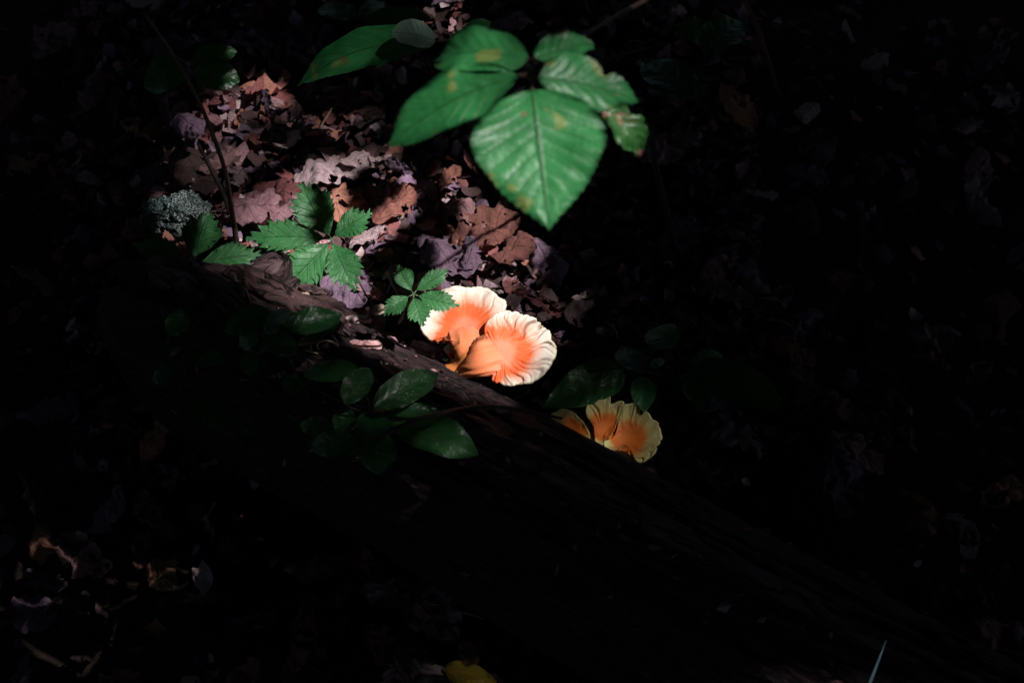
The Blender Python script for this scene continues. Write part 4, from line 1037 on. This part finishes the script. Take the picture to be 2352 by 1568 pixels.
# thin sprays high up that let only part of the light through
for poly, T in OPEN:
    if T >= 1: continue
    lo, hi = poly.min(0) - .06, poly.max(0) + .06
    area = (hi - lo).prod(); r0 = .013
    n = int(-math.log(T) * area / (1.37 * r0 * r0 * .9))
    gx = RS.uniform(lo[0], hi[0], n); gy = RS.uniform(lo[1], hi[1], n); z = RS.uniform(5.8, 6.8, n)
    gp = np.stack([gx, gy], 1); ok = poly_dist(gp, poly) < .05
    for poly2, T2 in OPEN:
        if T2 > T: ok &= poly_dist(gp, poly2) > .0
    P = np.stack([gx + sun2[0] * z, gy + sun2[1] * z, z], 1)
    leafP.append(P[ok]); leafR.append(np.full(ok.sum(), r0))
P = np.concatenate(leafP); Rr = np.concatenate(leafR)
# understorey thicket all round
nth = 22000
ang = RS.uniform(0, 2 * math.pi, nth); rd = RS.uniform(10, 15, nth); zz = RS.uniform(0, 6.0, nth)
PT = np.stack([rd * np.cos(ang), rd * np.sin(ang), zz], 1); RT = RS.uniform(.14, .30, nth)
def leaf_cloud(name, P, Rr, parent=None, tilt=.45):
    n = len(P)
    nrm = np.stack([RS.normal(0, tilt, n), RS.normal(0, tilt, n), np.ones(n)], 1); nrm /= np.linalg.norm(nrm, axis=1)[:, None]
    a = RS.normal(0, 1, (n, 3)); a -= (a * nrm).sum(1)[:, None] * nrm; a /= np.linalg.norm(a, axis=1)[:, None]
    b = np.cross(nrm, a)
    R1 = Rr[:, None]
    vs = np.stack([P + a * R1, P + (a * .15 + b * .72) * R1, P - a * R1 * .9, P + (a * .15 - b * .72) * R1], 1).reshape(-1, 3)
    me = bpy.data.meshes.new(name)
    me.vertices.add(4 * n); me.vertices.foreach_set('co', vs.astype(np.float32).ravel())
    me.loops.add(4 * n); me.loops.foreach_set('vertex_index', np.arange(4 * n, dtype=np.int32))
    me.polygons.add(n); me.polygons.foreach_set('loop_start', np.arange(0, 4 * n, 4, dtype=np.int32))
    me.update(calc_edges=True); me.validate(); me.materials.append(M['canopy'])
    o = bpy.data.objects.new(name, me); col.objects.link(o)
    if parent: o.parent = parent; o.matrix_parent_inverse = Matrix.Translation(-parent.location)
    return o
roots = [(1.75, 1.05), (4.6, 1.6), (2.3, -3.4), (-3.6, 3.6), (-4.2, -2.6), (1.2, 5.4), (7.8, -1.6), (-8.5, .8), (9, 6.5), (-7, 8), (5.5, -8), (-6, -8.5)]
own = np.argmin(np.stack([np.hypot(P[:, 0] - x, P[:, 1] - y) for x, y in roots], 1) + np.array([99] + [0] * (len(roots) - 1)), 1)
own[LOW0:LOW1] = 0
for k, (x, y) in enumerate(roots):
    if k == 0:
        t = empty('added_shade_tree', (x, y, 0), 'unseen low tree added to hold the leaf layers that shape the light on the mushrooms', 'tree')  # added out of view, only to own the low light-shaping leaves
        tube('trunk', [(x, y, -.1), (x + .03, y + .05, .9), (x - .05, y + .02, 1.6), (x - .1, y, 2.2)], [.035, .028, .02, .008], M['bark'], t, 10, rough=.1)
    else:
        t = empty('forest_tree', (x, y, 0), 'tall leafy forest tree whose crown shades the log and litter', 'tree', 'forest trees closing over the log')
        tube('trunk', [(x, y, -.1), (x + .1, y + .05, 2.5), (x - .05, y + .1, 5), (x + .05, y, 7.5)], [.24, .18, .13, .05], M['bark'], t, 14, rough=.1)
    mine = P[own == k]
    cr = leaf_cloud('crown', mine, Rr[own == k], t); cr['kind'] = 'stuff'
    done = 0
    for q in mine[RS.permutation(len(mine))[:60]]:
        if done >= 9: break
        z0 = max(2.2, q[2] - 1.6) if k else max(.6, q[2] - .6); a = Vector((x, y, z0)); b = Vector(q)
        sg = np.array([a.lerp(b, f) + Vector((0, 0, .35 * math.sin(f * math.pi))) for f in np.linspace(0, 1, 60)])
        g2 = sg[:, :2] - sg[:, 2:3] * sun2
        if any(poly_dist(g2, poly).min() < .12 for poly, T in OPEN): continue
        if (b - a).length > (6 if k else 2.4): continue
        tube('limb', [a, a.lerp(b, .5) + Vector((0, 0, .35 if k else .1)), b], [.07, .04, .012] if k else [.012, .008, .003], M['bark'], t, 8); done += 1
th = leaf_cloud('thicket', PT, RT, None, 1.2); tag(th, 'dense far thicket of leaves closing in the wood', 'thicket', kind='stuff')
